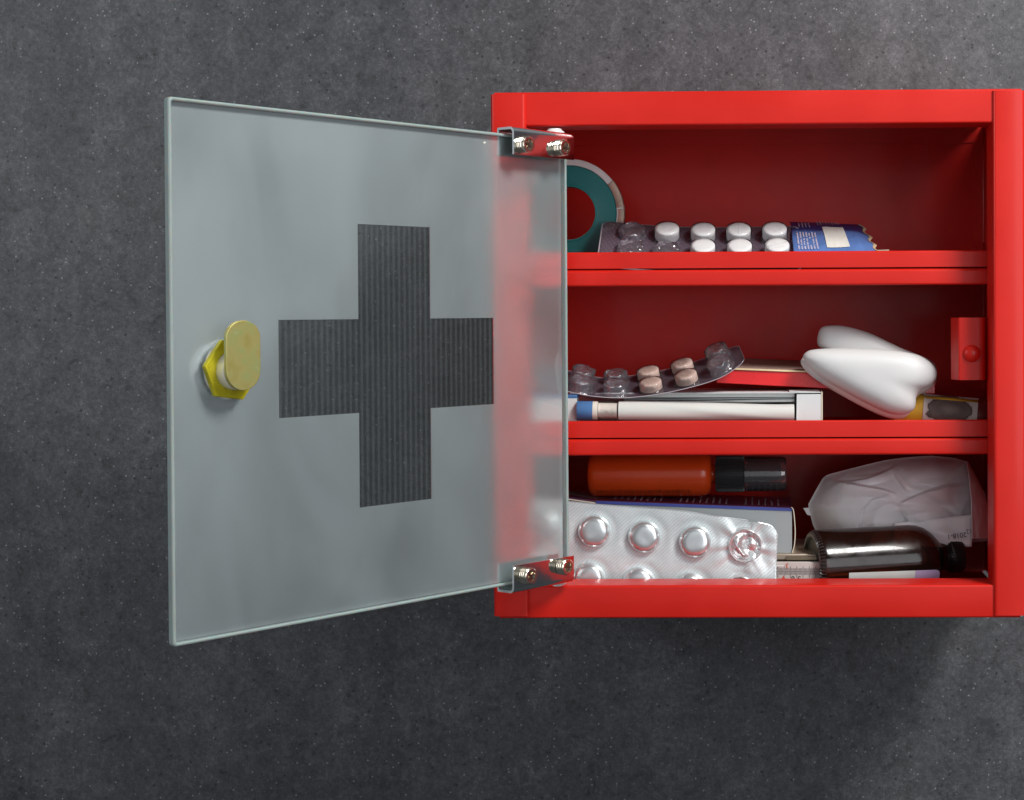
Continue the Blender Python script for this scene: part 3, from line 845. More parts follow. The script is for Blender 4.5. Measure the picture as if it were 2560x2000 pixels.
# white tablet blister leaning back at about 35 degrees
yf = 0.0285
pf = P(1500, 640, yf)
bl = thing('blister_pack', 'clear blister pack of round white tablets with three empty cells on the top shelf', 'blister pack', (P(1750, 640, .04).x, .04, ZS1))
INC = rad(35)
ex = Vector((1, 0, -0.012)).normalized(); ey = Vector((0, math.cos(INC), math.sin(INC))); en = ex.cross(ey).normalized()
BL_W = (P(2004, 600, .05).x - P(1502, 600, .05).x)
BL_L = 0.0490
b0 = Vector((P(1500, 600, .052).x, yf, P(1600, 675, yf).z))
def bpos(x, y):
    """x 0..W, y 0..L along the slope, slight bend"""
    f = x / BL_W
    bend = 0.0026 * math.exp(-((f) / 0.22) ** 2) - 0.0012 * math.sin(f * math.pi)
    return b0 + ex * x + ey * y + en * bend
kr = 0.0052
def in_rr(f, g, Wd, Ld, r):
    x = f * Wd; y = g * Ld
    dx = max(r - x, x - (Wd - r), 0); dy = max(r - y, y - (Ld - r), 0)
    return dx * dx + dy * dy <= r * r
def rr_warp(u, v, Wd, Ld, r):
    """maps the unit square onto a rounded rectangle (rows shrink at the ends)"""
    y = v * Ld
    dy = max(r - y, y - (Ld - r), 0)
    ins = r - math.sqrt(max(r * r - dy * dy, 0))
    return ins + u * (Wd - 2 * ins), y
def vq(v):  # denser rows near the ends
    return 0.5 - 0.5 * math.cos(math.pi * v)
bs = grid('backing_foil', 60, 30, lambda u, v: bpos(*rr_warp(u, vq(v), BL_W, BL_L, kr)), M_foilback, bl, solid=0.0002, off=0)
film = grid('film', 60, 30, lambda u, v: bpos(*rr_warp(u, vq(v), BL_W, BL_L, kr)) + en * 0.0004, M_film, bl)
# pale rim along the edge
rim = []
n = 160
ed = fillet([Vector((0, 0)), Vector((BL_W, 0)), Vector((BL_W, BL_L)), Vector((0, BL_L))], kr, 8, closed=True)
# subdivide edges
pts = []
for i in range(len(ed)):
    a = ed[i]; b = ed[(i + 1) % len(ed)]
    m_ = max(1, int((b - a).length / .004))
    for q in range(m_): pts.append(a + (b - a) * (q / m_))
V, F = [], []
for p in pts:
    q = bpos(p.x, p.y); cdir = (bpos(BL_W / 2, BL_L / 2) - q).normalized()
    V += [q + en * .0006 - cdir * .0001, q + en * .0006 + cdir * .0006, q - en * .0003 - cdir * .0001]
m_ = len(pts)
for i in range(m_):
    j = (i + 1) % m_
    F += [(3 * i, 3 * i + 1, 3 * j + 1, 3 * j), (3 * i, 3 * j, 3 * j + 2, 3 * i + 2)]
M_rim = simple('milky_film_rim', (0.55, 0.50, 0.54), 0.35)
mesh('film_rim', V, F, M_rim, bl, smooth=180)
RT = 0.0076
pill = pill_data('tablet', RT * .965, .0071, M_tablet); pill_s = pill_data('tablet_scored', RT * .965, .0071, M_tablet, score=math.pi / 2); pill_t = pill_data('tablet_scored_slant', RT * .965, .0071, M_tablet, score=0.45)
cup = cup_data('blister_cup', RT * 1.04, .0075, M_cup)
cupc = [cup_data('crushed_cup', RT * 1.05, .0062, M_cupbent, crush=.5, seed=q) for q in range(4)]
ry, rx_ = [0.0362, 0.0182], [[1580, 1668, 1758, 1847, 1936], [1577, 1665, 1758, 1849, 1943]]
def local_M(o, xd, zd):
    zd = zd.normalized(); yd = zd.cross(xd).normalized(); xd = yd.cross(zd)
    M = Matrix((xd, yd, zd)).transposed().to_4x4(); M.translation = o
    return M
for r_ in range(2):
    for q in range(5):
        # find x so that the cell base projects at the wanted column
        yy = ry[r_]
        tgt = rx_[r_][q]
        xx = BL_W * (tgt - 1502) / 502
        for _ in range(4):
            pp = proj(bpos(xx, yy))[0]; xx += (tgt - pp) * 0.00022
        M = local_M(bpos(xx, yy) + en * .0005, ex, en)
        empty = (r_ == 0 and q == 0) or (r_ == 1 and q < 2)
        if empty:
            o = mesh('blister_cup', None, None, None, bl, M=M, data=cupc[(r_ * 2 + q) % 4])
        else:
            mesh('blister_cup', None, None, None, bl, M=M, data=cup)
            d = pill_s if (r_, q) in ((0, 3),) else pill_t if (r_, q) in ((1, 4), ) else pill
            M2 = local_M(bpos(xx, yy) + en * .0007 + Vector((random.uniform(-.0002, .0002), 0, 0)), ex, en)
            mesh('tablet', None, None, None, bl, M=M2, data=d)

# blue sachet
sa = thing('sachet', 'blue foil sachet with a blank cream panel lying beside the white tablets', 'sachet', (P(2090, 630, .06).x, .06, ZS1))
def quadP(pts):
    return [P(*p) for p in pts]
BLc, BRc, TRc, TLc = quadP([(1985, 648, .036), (2203, 640, .036), (2152, 563, .085), (1975, 556, .085)])
def sach(u, v, h=0):
    p = lerp(lerp(BLc, BRc, u), lerp(TLc, TRc, u), v)
    nrm = (BRc - BLc).cross(TLc - BLc).normalized()
    pil = 0.0042 * (math.sin(math.pi * min(1, max(0, v))) ** .5) * (1 - max(0, (u - .78) / .22) ** 1.5)
    wr = 0.0006 * noise.noise(Vector((u * 6, v * 4, 3.3))) + .00025 * noise.noise(Vector((u * 26, v * 9, 1.3)))
    edge = 0.0010 * math.sin(v * 24) * max(0, (u - .9) / .1)
    return p + nrm * (pil + wr + h) + Vector((edge + .001 * noise.noise(Vector((v * 6, 0, 0))) * (u > .97), 0, 0))
grid('pouch', 60, 30, lambda u, v: sach(u, v), M_sachet, sa, solid=0.0003)
grid('cream_panel', 14, 10, lambda u, v: sach(.40 + .27 * u + .01 * v, .15 + .55 * v, .0006), M_offwhite, sa)
grid('crimped_end', 3, 24, lambda u, v: sach(.975 + .035 * u, v, .0005), M_kraft, sa, solid=0.0004)
rows = []
for q in range(7):
    u0 = 0.06 + q * .037
    o_ = sach(u0, .12, .0008); a = (sach(u0, .52, .0008) - o_); cdr = (sach(u0 + .02, .12, .0008) - o_).normalized()
    rows.append((o_, a.normalized(), cdr, a.length, .0009))
for q in range(4):
    u0 = 0.10 + q * .045
    o_ = sach(u0, .66, .0009); a = (sach(u0, .95, .0009) - o_); cdr = (sach(u0 + .02, .66, .0009) - o_).normalized()
    rows.append((o_, a.normalized(), cdr, a.length * .7, .0007))
for q in range(8):
    u0 = 0.36 + q * .040
    o_ = sach(u0, .78, .0009); a = (sach(u0, .93, .0009) - o_); cdr = (sach(u0 + .02, .78, .0009) - o_).normalized()
    rows.append((o_, a.normalized(), cdr, a.length, .0006))
dashes('fine_print', rows, M_print, sa)
# folded white slip on the shelf behind the sachet end
sl = thing('paper_slip', 'small folded white paper slip lying at the end of the blue sachet', 'paper', (P(2190, 625, .05).x, .05, ZS1))
hexa('slip', quadP([(2150, 640, .045), (2226, 640, .045), (2226, 631, .045), (2160, 633, .045)]), quadP([(2150, 632, .06), (2222, 632, .06), (2222, 623.5, .06), (2165, 626, .06)]), M_cardedge, sl)
# kraft scrap by the tape
kr_ = thing('cardboard_scrap', 'brown cardboard scrap wedged between the teal tape spool and the blister pack', 'cardboard', (P(1505, 630, .045).x, .045, ZS1))
hexa('scrap', quadP([(1488, 645, .066), (1530, 645, .066), (1530, 606, .068), (1512, 612, .068)]), quadP([(1488, 645, .0675), (1530, 645, .0675), (1530, 606, .0695), (1512, 612, .0695)]), M_kraft, kr_)

# ================================================================== MIDDLE SHELF
# white carton with a cut-away front
ct = thing('white_carton', 'flat white carton with a cut-away front holding sealed paper packets, middle shelf', 'carton', (P(1750, 1050, .06).x, .06, ZS2))
zc0 = ZS2 + .0003
zc1 = P(1900, 981, .040).z
xa = P(1425, 1000, .04).x; xb = P(2052, 1000, .04).x; xw = P(1990, 1000, .04).x
boxw('top_panel', xa, xb, .040, .098, zc1 - .0005, zc1, M_card, ct)
boxw('back_panel', xa, xb, .0975, .098, zc0, zc1 - .0006, M_card, ct)
boxw('base_panel', xa, xb, .040, .097, zc0, zc0 + .0005, M_card, ct)
hexa('end_flap', [Vector((xw, .0392, zc0)), Vector((xb, .0392, zc0)), Vector((xb, .0392, zc1 - .0012)), Vector((xw + .0004, .0392, zc1 - .0012))],
     [Vector((xw, .0398, zc0)), Vector((xb, .0398, zc0)), Vector((xb, .0398, zc1 - .0012)), Vector((xw + .0004, .0398, zc1 - .0012))], M_card, ct, bevel=.0002)
boxw('end_panel', xb + .0003, xb + .0011, .0405, .097, zc0, zc1 + .0002, M_cardedge, ct)
hexa('top_flap', [Vector((xw - .004, .0399, zc1 + .0003)), Vector((xb - .0006, .0399, zc1 - .0002)), Vector((xb - .0006, .0399, zc1 + .0002)), Vector((xw - .004, .0399, zc1 + .0007))],
     [Vector((xw - .004, .060, zc1 + .0003)), Vector((xb - .0006, .060, zc1 + .0002)), Vector((xb - .0006, .060, zc1 + .0007)), Vector((xw - .004, .060, zc1 + .0007))], M_card, ct)
# row of little holes in the top, their darkness painted as flat brackets
rows = []
for q in range(7):
    x0 = P(1770 + q * 21.5, 972, .048).x
    rows.append((Vector((x0, .047, zc1 + .0004 + .0005)), Vector((1, 0, 0)), Vector((0, 1, 0)), .0016, .0015))
V, F = [], []
for (o_, a, cdr, ln, ht) in rows:
    for (x0, x1, y0, y1) in ((0, ln, 0, .0004), (ln - .0004, ln, 0.0004, .003)):
        kk = len(V); V += [o_ + Vector((x0, y0, 0)), o_ + Vector((x1, y0, 0)), o_ + Vector((x1, y1, 0)), o_ + Vector((x0, y1, 0))]; F.append((kk, kk + 1, kk + 2, kk + 3))
mesh('hole_marks', V, F, M_slot, ct, fix=False)
# paper packets inside: bowed slabs
def packet(name, y0, y1, d, mat, bow=2.0, x0=1560, x1=1986):
    n = 24; V = []; F = []
    for q in range(n + 1):
        f = q / n
        x = x0 + (x1 - x0) * f
        b = bow * math.sin(f * math.pi * 1.3 + .4)
        V += [P(x, y0 + b, d), P(x, y1 + b * .6, d + .001), P(x, y0 + b, d + .03), P(x, y1 + b * .6, d + .03)]
    for q in range(n):
        a = 4 * q; b = a + 4
        F += [(a, b, b + 1, a + 1), (a, a + 2, b + 2, b), (a + 1, b + 1, b + 3, a + 3)]
    F += [(0, 1, 3, 2), (4 * n, 4 * n + 2, 4 * n + 3, 4 * n + 1)]
    return mesh(name, V, F, mat, ct, smooth=50)
packet('packet', 983, 993, .0425, M_card, 1.0)
packet('packet', 995, 999, .044, M_cardgrey, 1.5)
packet('packet', 1000.5, 1006, .0425, M_card, 2.0)
packet('packet', 1009, 1018, .046, M_cardgrey, -2.0)
packet('packet', 1020, 1040, .049, M_card, -2.0)
packet('packet', 1042, 1052, .044, M_cardgrey, 1.0)

# test stick: blue tip, cream ring, clear collar, white film wrapped body
axp = P(1443, 1026, .034); bxp = P(1985, 1031, .037)
st = thing('wrapped_applicator', 'film wrapped white applicator stick with a blue end lying in front of the white carton', 'applicator', (axp.x, .034, ZS2))
AX = (bxp - axp).normalized(); LEN = (bxp - axp).length
pk = LEN / 542
st_r = 23.5 * pk
lathe('blue_tip', [(0, 0), (st_r * .96, 0), (st_r, .0004), (st_r, 39 * pk), (0, 39 * pk)], axp, AX, M_blue, st)
lathe('cream_ring', [(0, 39.5 * pk), (st_r * .98, 39.5 * pk), (st_r * .98, 51 * pk), (st_r * .9, 52 * pk), (0, 52 * pk)], axp, AX, M_cream, st)
lathe('clear_collar', [(st_r * .6, 55 * pk), (st_r * 1.02, 55.5 * pk), (st_r * 1.03, 102 * pk), (st_r * .6, 103 * pk)], axp, AX, M_cup, st)
lathe('inner_stick', [(0, 53 * pk), (st_r * .82, 53 * pk), (st_r * .82, 101 * pk), (0, 101 * pk)], axp, AX, M_cream, st)
def film_tube():
    V, F = [], []; nu, nv = 90, 40
    a, s, v = frame_of(AX)
    for i in range(nu + 1):
        f = i / nu; h = (104 + (542 - 104) * f) * pk
        for j in range(nv):
            th = 2 * math.pi * j / nv
            tw = math.sin(th + f * 2.6) ** 8 * .10 * min(1, f * 3)
            tap = 1 - .10 * f
            r_ = st_r * (.98 * tap + tw * .9 - .06 * math.sin(2 * th + f * 5) * f)
            V.append(axp + a * h + (s * math.cos(th) + v * math.sin(th)) * r_)
    for i in range(nu):
        for j in range(nv):
            j2 = (j + 1) % nv
            F.append((i * nv + j, i * nv + j2, (i + 1) * nv + j2, (i + 1) * nv + j))
    F += [tuple(range(nv)), tuple(range(nu * nv, nu * nv + nv))]
    return V, F
M_wrap = simple('white_film_wrap', (0.72, 0.71, 0.67), 0.22, vary=0.03, vscale=20)
V, F = film_tube(); mesh('film_body', V, F, M_wrap, st, smooth=40)
# white block at the far left end
cb = thing('small_white_box', 'small white box with a blue lid edge left of the wrapped applicator', 'box', (P(1425, 1050, .034).x, .034, ZS2))
boxw('box_body', P(1326, 1020, .034).x, P(1441.5, 1020, .034).x, .034, .050, ZS2 + .0003, P(1425, 996, .034).z, M_card, cb, bevel=.0003)
boxw('lid_edge', P(1324, 1020, .034).x, P(1442.5, 1020, .034).x, .0338, .051, P(1425, 995.5, .034).z, P(1425, 987, .034).z, M_blue, cb, bevel=.0003)

# red flat box with brown cover behind the curved blister
rb = thing('red_flat_box', 'flat glossy red box with a brown top lying across the white carton', 'box', (P(2050, 950, .08).x, .08, zc1 + .001))
f4 = quadP([(1790, 957, .050), (2338, 985, .062), (2338, 944, .062), (1800, 923, .050)])
b4 = quadP([(1790, 935, .120), (2338, 960, .125), (2338, 920, .125), (1800, 906, .120)])
hexa('red_base', f4, b4, M_redcard, rb, bevel=.0004)
f4 = quadP([(1798, 922, .0495), (2336, 943, .0615), (2336, 939, .0615), (1798, 917.5, .0495)])
b4 = quadP([(1798, 904, .121), (2336, 918, .126), (2336, 914, .126), (1798, 893, .121)])
hexa('cover', f4, b4, M_tan, rb, bevel=.0002)
hexa('gold_edge', quadP([(1797, 922.5, .0488), (2337, 943.5, .0608), (2337, 940, .0608), (1797, 918.5, .0488)]), quadP([(1797, 922.5, .0494), (2337, 943.5, .0614), (2337, 940, .0614), (1797, 918.5, .0494)]), M_gold, rb)

# curved clear blister with beige tablets
FR = [(1330, 950), (1396, 972), (1440, 984), (1490, 992), (1560, 995), (1640, 987), (1730, 968), (1800, 945), (1846, 916), (1862, 898)]
BK = [(1330, 900), (1396, 921), (1440, 931), (1490, 943), (1540, 944), (1620, 933), (1690, 918), (1750, 900), (1808, 876), (1847, 864)]
cb2 = thing('curved_blister', 'curved clear blister strip with four beige tablets resting on the white carton', 'blister pack', (P(1620, 980, .05).x, .05, zc1))
DF, DB = 0.034, 0.066
def cpos(u, v):
    # round off the right hand corners
    cut = 0
    f = path([(x, y) for x, y in FR], u); b = path([(x, y) for x, y in BK], u)
    return lerp(P(f[0], f[1], DF), P(b[0], b[1], DB), v)
def cpos_r(u, v):
    vv_ = vq(v)
    d = max(.12 - vv_, vv_ - .88, 0) / .12
    return cpos(u * (1 - .045 * (1 - math.sqrt(max(0, 1 - d * d)))), vv_)
grid('film', 80, 20, cpos_r, M_film, cb2, solid=0.0003)
def ribbon(name, fn, n, w, mat, parent):
    V, F = [], []
    for q in range(n + 1):
        p = fn(q / n); V += [p + Vector((0, 0, w)), p - Vector((0, 0, w * .2)), p + Vector((0, w, 0))]
    for q in range(n):
        F += [(3 * q, 3 * q + 1, 3 * q + 4, 3 * q + 3), (3 * q, 3 * q + 3, 3 * q + 5, 3 * q + 2), (3 * q + 1, 3 * q + 2, 3 * q + 5, 3 * q + 4)]
    return mesh(name, V, F, mat, parent, smooth=180)
ribbon('front_edge', lambda f: cpos_r(f, 0.0) - Vector((0, .0002, 0)), 60, .00035, M_rim, cb2)
ribbon('rear_edge', lambda f: cpos_r(f, 1.0), 60, .00025, M_rim, cb2)
ribbon('end_edge', lambda f: cpos_r(1.0, f), 24, .0003, M_rim, cb2)
RP = 0.0069
pb = pill_data('beige_tablet', RP * .97, .0052, M_tabletp, dome=.0001)
cupb = cup_data('beige_cup', RP * 1.05, .0058, M_cup)
cupe = [cup_data('empty_cup', RP * 1.06, .0075, M_cupbent, crush=.25, seed=10 + q) for q in range(3)]
def cell(px, v, kind, tilt=0):
    u = .5
    lo, hi = 0.0, 1.0
    for _ in range(30):
        u = (lo + hi) / 2
        if proj(cpos(u, v))[0] < px: lo = u
        else: hi = u
    o_ = cpos(u, v)
    xd = (cpos(min(1, u + .01), v) - cpos(max(0, u - .01), v)).normalized()
    yd = (cpos(u, min(1, v + .05)) - cpos(u, max(0, v - .05))).normalized()
    zd = xd.cross(yd).normalized()
    M = local_M(o_ + zd * .0004, xd, zd)
    if kind == 'pill':
        mesh('blister_cup', None, None, None, cb2, M=M, data=cupb)
        mesh('tablet', None, None, None, cb2, M=local_M(o_ + zd * .0006, xd, zd), data=pb)
    else:
        mesh('blister_cup', None, None, None, cb2, M=M, data=cupe[kind])
cell(1452, .24, 0); cell(1455, .76, 1)
cell(1541, .24, 2); cell(1541, .76, 0)
cell(1629, .24, 'pill'); cell(1623, .76, 'pill')
cell(1719, .24, 'pill'); cell(1709, .76, 'pill')
cell(1806, .26, 1); cell(1798, .78, 2)

# tooth shaped white case
tt = thing('tooth_shaped_case', 'glossy white plastic case shaped like a molar tooth leaning at the right', 'plastic case', (P(2200, 1040, .05).x, .05, ZS2))
def blob(out, d0, d1, shift, bot=None):
    """outline in photo pixels at depth d0, back copy shifted; returns verts, faces"""
    pts = [Vector(p) for p in out]; kk = len(pts)
    c_ = sum(pts, Vector((0, 0))) / kk
    V = [P(p.x, p.y, d0) for p in pts] + [P(p.x + shift[0], p.y + shift[1], d1) for p in pts]
    F = [tuple(range(kk)), tuple(range(2 * kk - 1, kk - 1, -1))] + [(i, (i + 1) % kk, kk + (i + 1) % kk, kk + i) for i in range(kk)]
    return V, F
front = [(2010, 884), (2030, 874), (2100, 870), (2200, 873), (2285, 884), (2322, 902), (2340, 922), (2341, 945), (2326, 964), (2303, 976), (2291, 992), (2290, 1010), (2284, 1026), (2262, 1036), (2225, 1033), (2175, 1012), (2115, 980), (2058, 946), (2022, 918), (2006, 893)]
back = [(2046, 866), (2043, 845), (2050, 822), (2066, 814), (2112, 815), (2175, 833), (2250, 868), (2325, 899), (2343, 924), (2338, 965), (2325, 992), (2292, 1014), (2240, 1000), (2150, 930), (2080, 880)]
M_list = []
bmj = bmesh.new()
def addblob(V, F):
    vs = [bmj.verts.new(v) for v in V]
    for f in F: bmj.faces.new([vs[i] for i in f])
def pillow(out, dm, hf, hb, p=5.0, tilt=(0, 0)):
    """closed body on an outline: flat faces that round off towards the rim"""
    n_ = 96; nr = 22
    pts = [Vector(q) for q in out]; kk = len(pts)
    lens = [(pts[(i + 1) % kk] - pts[i]).length for i in range(kk)]; tot = sum(lens)
    ring = []
    for q in range(n_):
        t = tot * q / n_; i = 0
        while t > lens[i]: t -= lens[i]; i += 1
        f = t / lens[i]
        p0, p1, p2, p3 = pts[i - 1], pts[i], pts[(i + 1) % kk], pts[(i + 2) % kk]
        ring.append(0.5 * ((2 * p1) + (p2 - p0) * f + (2 * p0 - 5 * p1 + 4 * p2 - p3) * f * f + (3 * p1 - p0 - 3 * p2 + p3) * f ** 3))
    c_ = sum(ring, Vector((0, 0))) / n_
    V, F = [], []
    for sd, hh in ((1, hf), (-1, hb)):
        for i in range(nr + 1):
            f = math.sin(math.pi / 2 * i / nr)
            for q in ring:
                w_ = c_ + (q - c_) * f
                d = dm - sd * hh * (max(0, 1 - f ** p)) ** .5 * (1 + .0) + (w_.x - c_.x) * tilt[0] + (w_.y - c_.y) * tilt[1]
                V.append(P(w_.x, w_.y, d))
    for sd in (0, 1):
        b_ = sd * (nr + 1) * n_
        for i in range(nr):
            for q in range(n_):
                q2 = (q + 1) % n_
                F.append((b_ + i * n_ + q, b_ + i * n_ + q2, b_ + (i + 1) * n_ + q2, b_ + (i + 1) * n_ + q))
    return V, F
addblob(*pillow(front, .0430, .0120, .006, 3.2))
addblob(*pillow([(x - 6, y + 12) for x, y in front], .0520, .0085, .010, 5.0))
addblob(*pillow(back, .0680, .0110, .012, 4.0))
bmesh.ops.remove_doubles(bmj, verts=bmj.verts, dist=1e-6)
bmesh.ops.recalc_face_normals(bmj, faces=bmj.faces)
bmesh.ops.translate(bmj, verts=bmj.verts, vec=-ORG[tt.name])
me = bpy.data.meshes.new('shell'); bmj.to_mesh(me); bmj.free(); me.materials.append(M_tooth)
to = bpy.data.objects.new('shell', me); COL.objects.link(to); to.parent = tt; ORG[to.name] = ORG[tt.name]
m_ = to.modifiers.new('fuse', 'REMESH'); m_.mode = 'VOXEL'; m_.voxel_size = .0007; m_.use_smooth_shade = True
m_ = to.modifiers.new('soften', 'SMOOTH'); m_.factor = .6; m_.iterations = 14

# stained tube
ca = P(2240, 1024, .060); cbn = P(2446, 1040, .052)
tb = thing('stained_tube', 'tube with a water stained label and maroon end beside the tooth shaped case', 'tube', (P(2372, 1020, .05).x, .056, P(2372, 1022, .046).z))
A2 = (cbn - ca).normalized(); L2 = (cbn - ca).length
rr = 47 * S
lathe('yellow_tube', [(0, 0), (rr * .98, 0), (rr * .98, L2 * .36), (0, L2 * .36)], ca, A2, M_yellow, tb)
lathe('label', [(rr * 1.0, L2 * .34), (rr * 1.02, L2 * .345), (rr * .99, L2 * .99), (rr * .8, L2)], ca, A2, M_stain, tb, segs=64)
lathe('cap', [(0, L2 * .98), (rr * .97, L2 * .98), (rr * .95, L2 * 1.10), (rr * .90, L2 * 1.115), (0, L2 * 1.12)], ca, A2, M_maroon, tb)
V = []
lathe('yellow_edge', [(rr * 1.025, L2 * .35), (rr * 1.0, L2 * .992)], ca, A2, M_yellow, tb, sect=(rad(52), rad(66)), segs=3, solid=.0002)

# ================================================================== BOTTOM
# thermometer case, then carton on it
zt_case = P(1960, 1384, .045).z
tc_ = thing('metal_case', 'flat tan metal case lying beneath the purple carton', 'case', (P(1900, 1400, .06).x, .06, ZFL))
xA = P(1500, 1400, .05).x; xB = P(2045, 1400, .05).x
boxw('case_base', xA, xB, .046, .110, ZFL, P(1960, 1402, .046).z, M_steel, tc_, bevel=.0006)
boxw('case_lid', xA, xB, .0445, .111, P(1960, 1400, .046).z, zt_case, M_steel, tc_, bevel=.0008)
boxw('lid_lip', P(1965, 1400, .044).x, xB + .001, .0430, .0442, P(1960, 1399, .046).z, P(1960, 1391, .044).z, M_slot, tc_, bevel=.0002)
th_ = thing('thermometer', 'flat glass thermometer with a printed scale standing on edge beside the foil blister', 'thermometer', (P(1980, 1440, .036).x, .036, ZFL))
dth = .0365
p0 = P(1900, 1406, dth); p1 = P(2075, 1452, dth)
boxw('scale_plate', p0.x, p1.x, dth, dth + .004, ZFL, p0.z, M_scaleplate, th_, bevel=.0004)
V, F = [], []
def bar(x0, x1, y0, y1, d=dth - .00015):
    kk = len(V)
    V.extend([P(x0, y0, d), P(x1, y0, d), P(x1, y1, d), P(x0, y1, d)]); F.append((kk, kk + 1, kk + 2, kk + 3))
for q in range(40):
    x = 1941 + q * 3.15
    big = q % 5 == 1
    bar(x, x + 1.1, 1416 if big else 1420.5, 1427)
    bar(x, x + 1.1, 1430, 1444 if big else 1437)
bar(1930, 2070, 1428.0, 1429.0)
mesh('scale_marks', V, F, M_ink, th_, fix=False)
V = [P(1952, 1449.5, dth - .0003), P(1964.5, 1449.5, dth - .0003), P(1959, 1439, dth - .0003)]
mesh('red_arrow', V, [(0, 1, 2)], M_redink, th_, fix=False)
bxs = -Vector((1, 0, 0)); ups = -Vector((0, 0, 1))
for s__, px, py, mt, sz in (('6', 1982.5, 1446, M_ink, .0044), ('3', 1998, 1446, M_ink, .0044), ('3', 1968, 1413.5, M_redink, .0042)):
    text('numeral', s__, P(px, py, dth - .0002), bxs, ups, sz, mt, th_)
V, F = [], []
bar(1938, 1960, 1413, 1415.5, dth - .001)
mesh('mercury_thread', V, F, M_nylon, th_, fix=False)

# purple carton
pc = thing('purple_carton', 'carton with a purple printed top and plain grey front behind the foil blister', 'carton', (P(1750, 1380, .06).x, .06, zt_case))
dp = .048
F4 = [P(1340, 1370, dp), P(1980, 1383, dp), P(1980, 1273, dp), P(1340, 1249, dp)]
B4 = [F4[0] + Vector((0, .055, 0)), F4[1] + Vector((0, .055, 0)), F4[2] + Vector((0, .055, .0)), F4[3] + Vector((0, .055, .0))]
F4 = [Vector(v) for v in F4]
hexa('carton_body', F4, B4, [M_boxgrey], pc, bevel=.0003)
# printed top sheet, blue fold and crimped end flap
up_ = Vector((0, 0, .00035))
def topq(x0, x1, y0, y1, h=.0004):
    f = lambda x, y: lerp(lerp(F4[3], F4[2], x), lerp(B4[3], B4[2], x), y) + Vector((0, 0, h))
    return [f(x0, y0), f(x1, y0), f(x1, y1), f(x0, y1)]
q_ = topq(.235, 1.0, .0, 1.0)
hexa('printed_top', q_, [v + up_ for v in q_], M_purple, pc)
fo = [lerp(F4[3], F4[2], .235), F4[2]]
n_ = Vector((0, -.00035, 0))
q_ = [fo[0] + n_ + Vector((0, 0, -.0011)), fo[1] + n_ + Vector((0, 0, -.0011)), fo[1] + n_ + Vector((0, 0, .0006)), fo[0] + n_ + Vector((0, 0, .0006))]
hexa('blue_fold', q_, [v - n_ * .8 for v in q_], M_navy, pc)
rows = []
def tf(x, y, h=.0011): return lerp(lerp(F4[3], F4[2], x), lerp(B4[3], B4[2], x), y) + Vector((0, 0, h))
for q in range(26):
    if q in (8, 9, 18, 19): continue
    x0 = .30 + q * .0258
    ln = random.uniform(.35, .8)
    o_ = tf(x0, .12); a = tf(x0 + .012 * .0, .12 + ln) - o_
    rows.append((o_, a.normalized(), Vector((1, 0, 0)), a.length, .0011 if 9 < q < 18 else .0009))
dashes('fine_print', rows, M_print, pc)
ribs = [(1977, 1268), (1982, 1274), (1985, 1295), (1987, 1330), (1985, 1362), (1979, 1382)]
V, F = [], []
for q in range(25):
    x, y = path(ribs, q / 24)
    V += [P(x, y, dp - .0012), P(x + 2.2, y, dp - .0012), P(x + 2.2, y, dp + .045), P(x, y, dp + .045)]
for q in range(24):
    a = 4 * q; b = a + 4
    F += [(a, a + 1, b + 1, b), (a + 1, a + 2, b + 2, b + 1), (a + 3, a, b, b + 3)]
mesh('bowed_flap', V, F, M_cardedge, pc, smooth=40)
hexa('torn_flap', quadP([(1408, 1246, .046), (1490, 1257, .047), (1490, 1252, .047), (1408, 1242, .046)]), quadP([(1415, 1240, .058), (1488, 1249, .06), (1488, 1246, .06), (1415, 1236, .058)]), M_purple, pc)
hexa('torn_edge', quadP([(1408, 1247.5, .0455), (1488, 1259, .0465), (1488, 1256, .0465), (1408, 1245, .0455)]), quadP([(1408, 1247.5, .046), (1488, 1259, .047), (1488, 1256, .047), (1408, 1245, .046)]), M_cardedge, pc)
# orange spray bottle on the carton
oa = P(1470, 1186, .072); ob = P(1968, 1184, .070)
sp = thing('spray_bottle', 'orange plastic spray bottle lying on its side with a clear cap, on the purple carton', 'spray bottle', ((oa.x + ob.x) / 2, .071, zt_case + .02))
A3 = (ob - oa).normalized(); L3 = (ob - oa).length; q3 = L3 / 498
R3 = 55 * q3
def pr_px(l): return [(r_ * q3, h * q3) for r_, h in l]
lathe('bottle_body', pr_px([(0, 4), (36, 3), (47, 5), (53, 12), (55, 24), (55, 282), (53, 294), (48, 303), (40, 308), (24, 311), (22, 322), (0, 322)]), oa, A3, M_orange, sp, segs=72)
lathe('collar', pr_px([(0, 320), (42, 320), (44, 323), (45, 327), (45, 388), (43, 391), (0, 391)]), oa, A3, M_collar, sp, segs=208, rib=lambda j, h: 1.0 if j % 4 < 2 else .93, smooth=20)
lathe('nozzle', pr_px([(0, 391), (26, 391), (26, 400), (36, 401), (37, 470), (34, 482), (0, 484)]), oa, A3, M_black, sp, segs=48)
lathe('clear_cap', pr_px([(43, 392), (43.5, 396), (42.5, 480), (41.5, 490), (38, 496), (0, 498)]), oa, A3, M_spraycap, sp, segs=64)
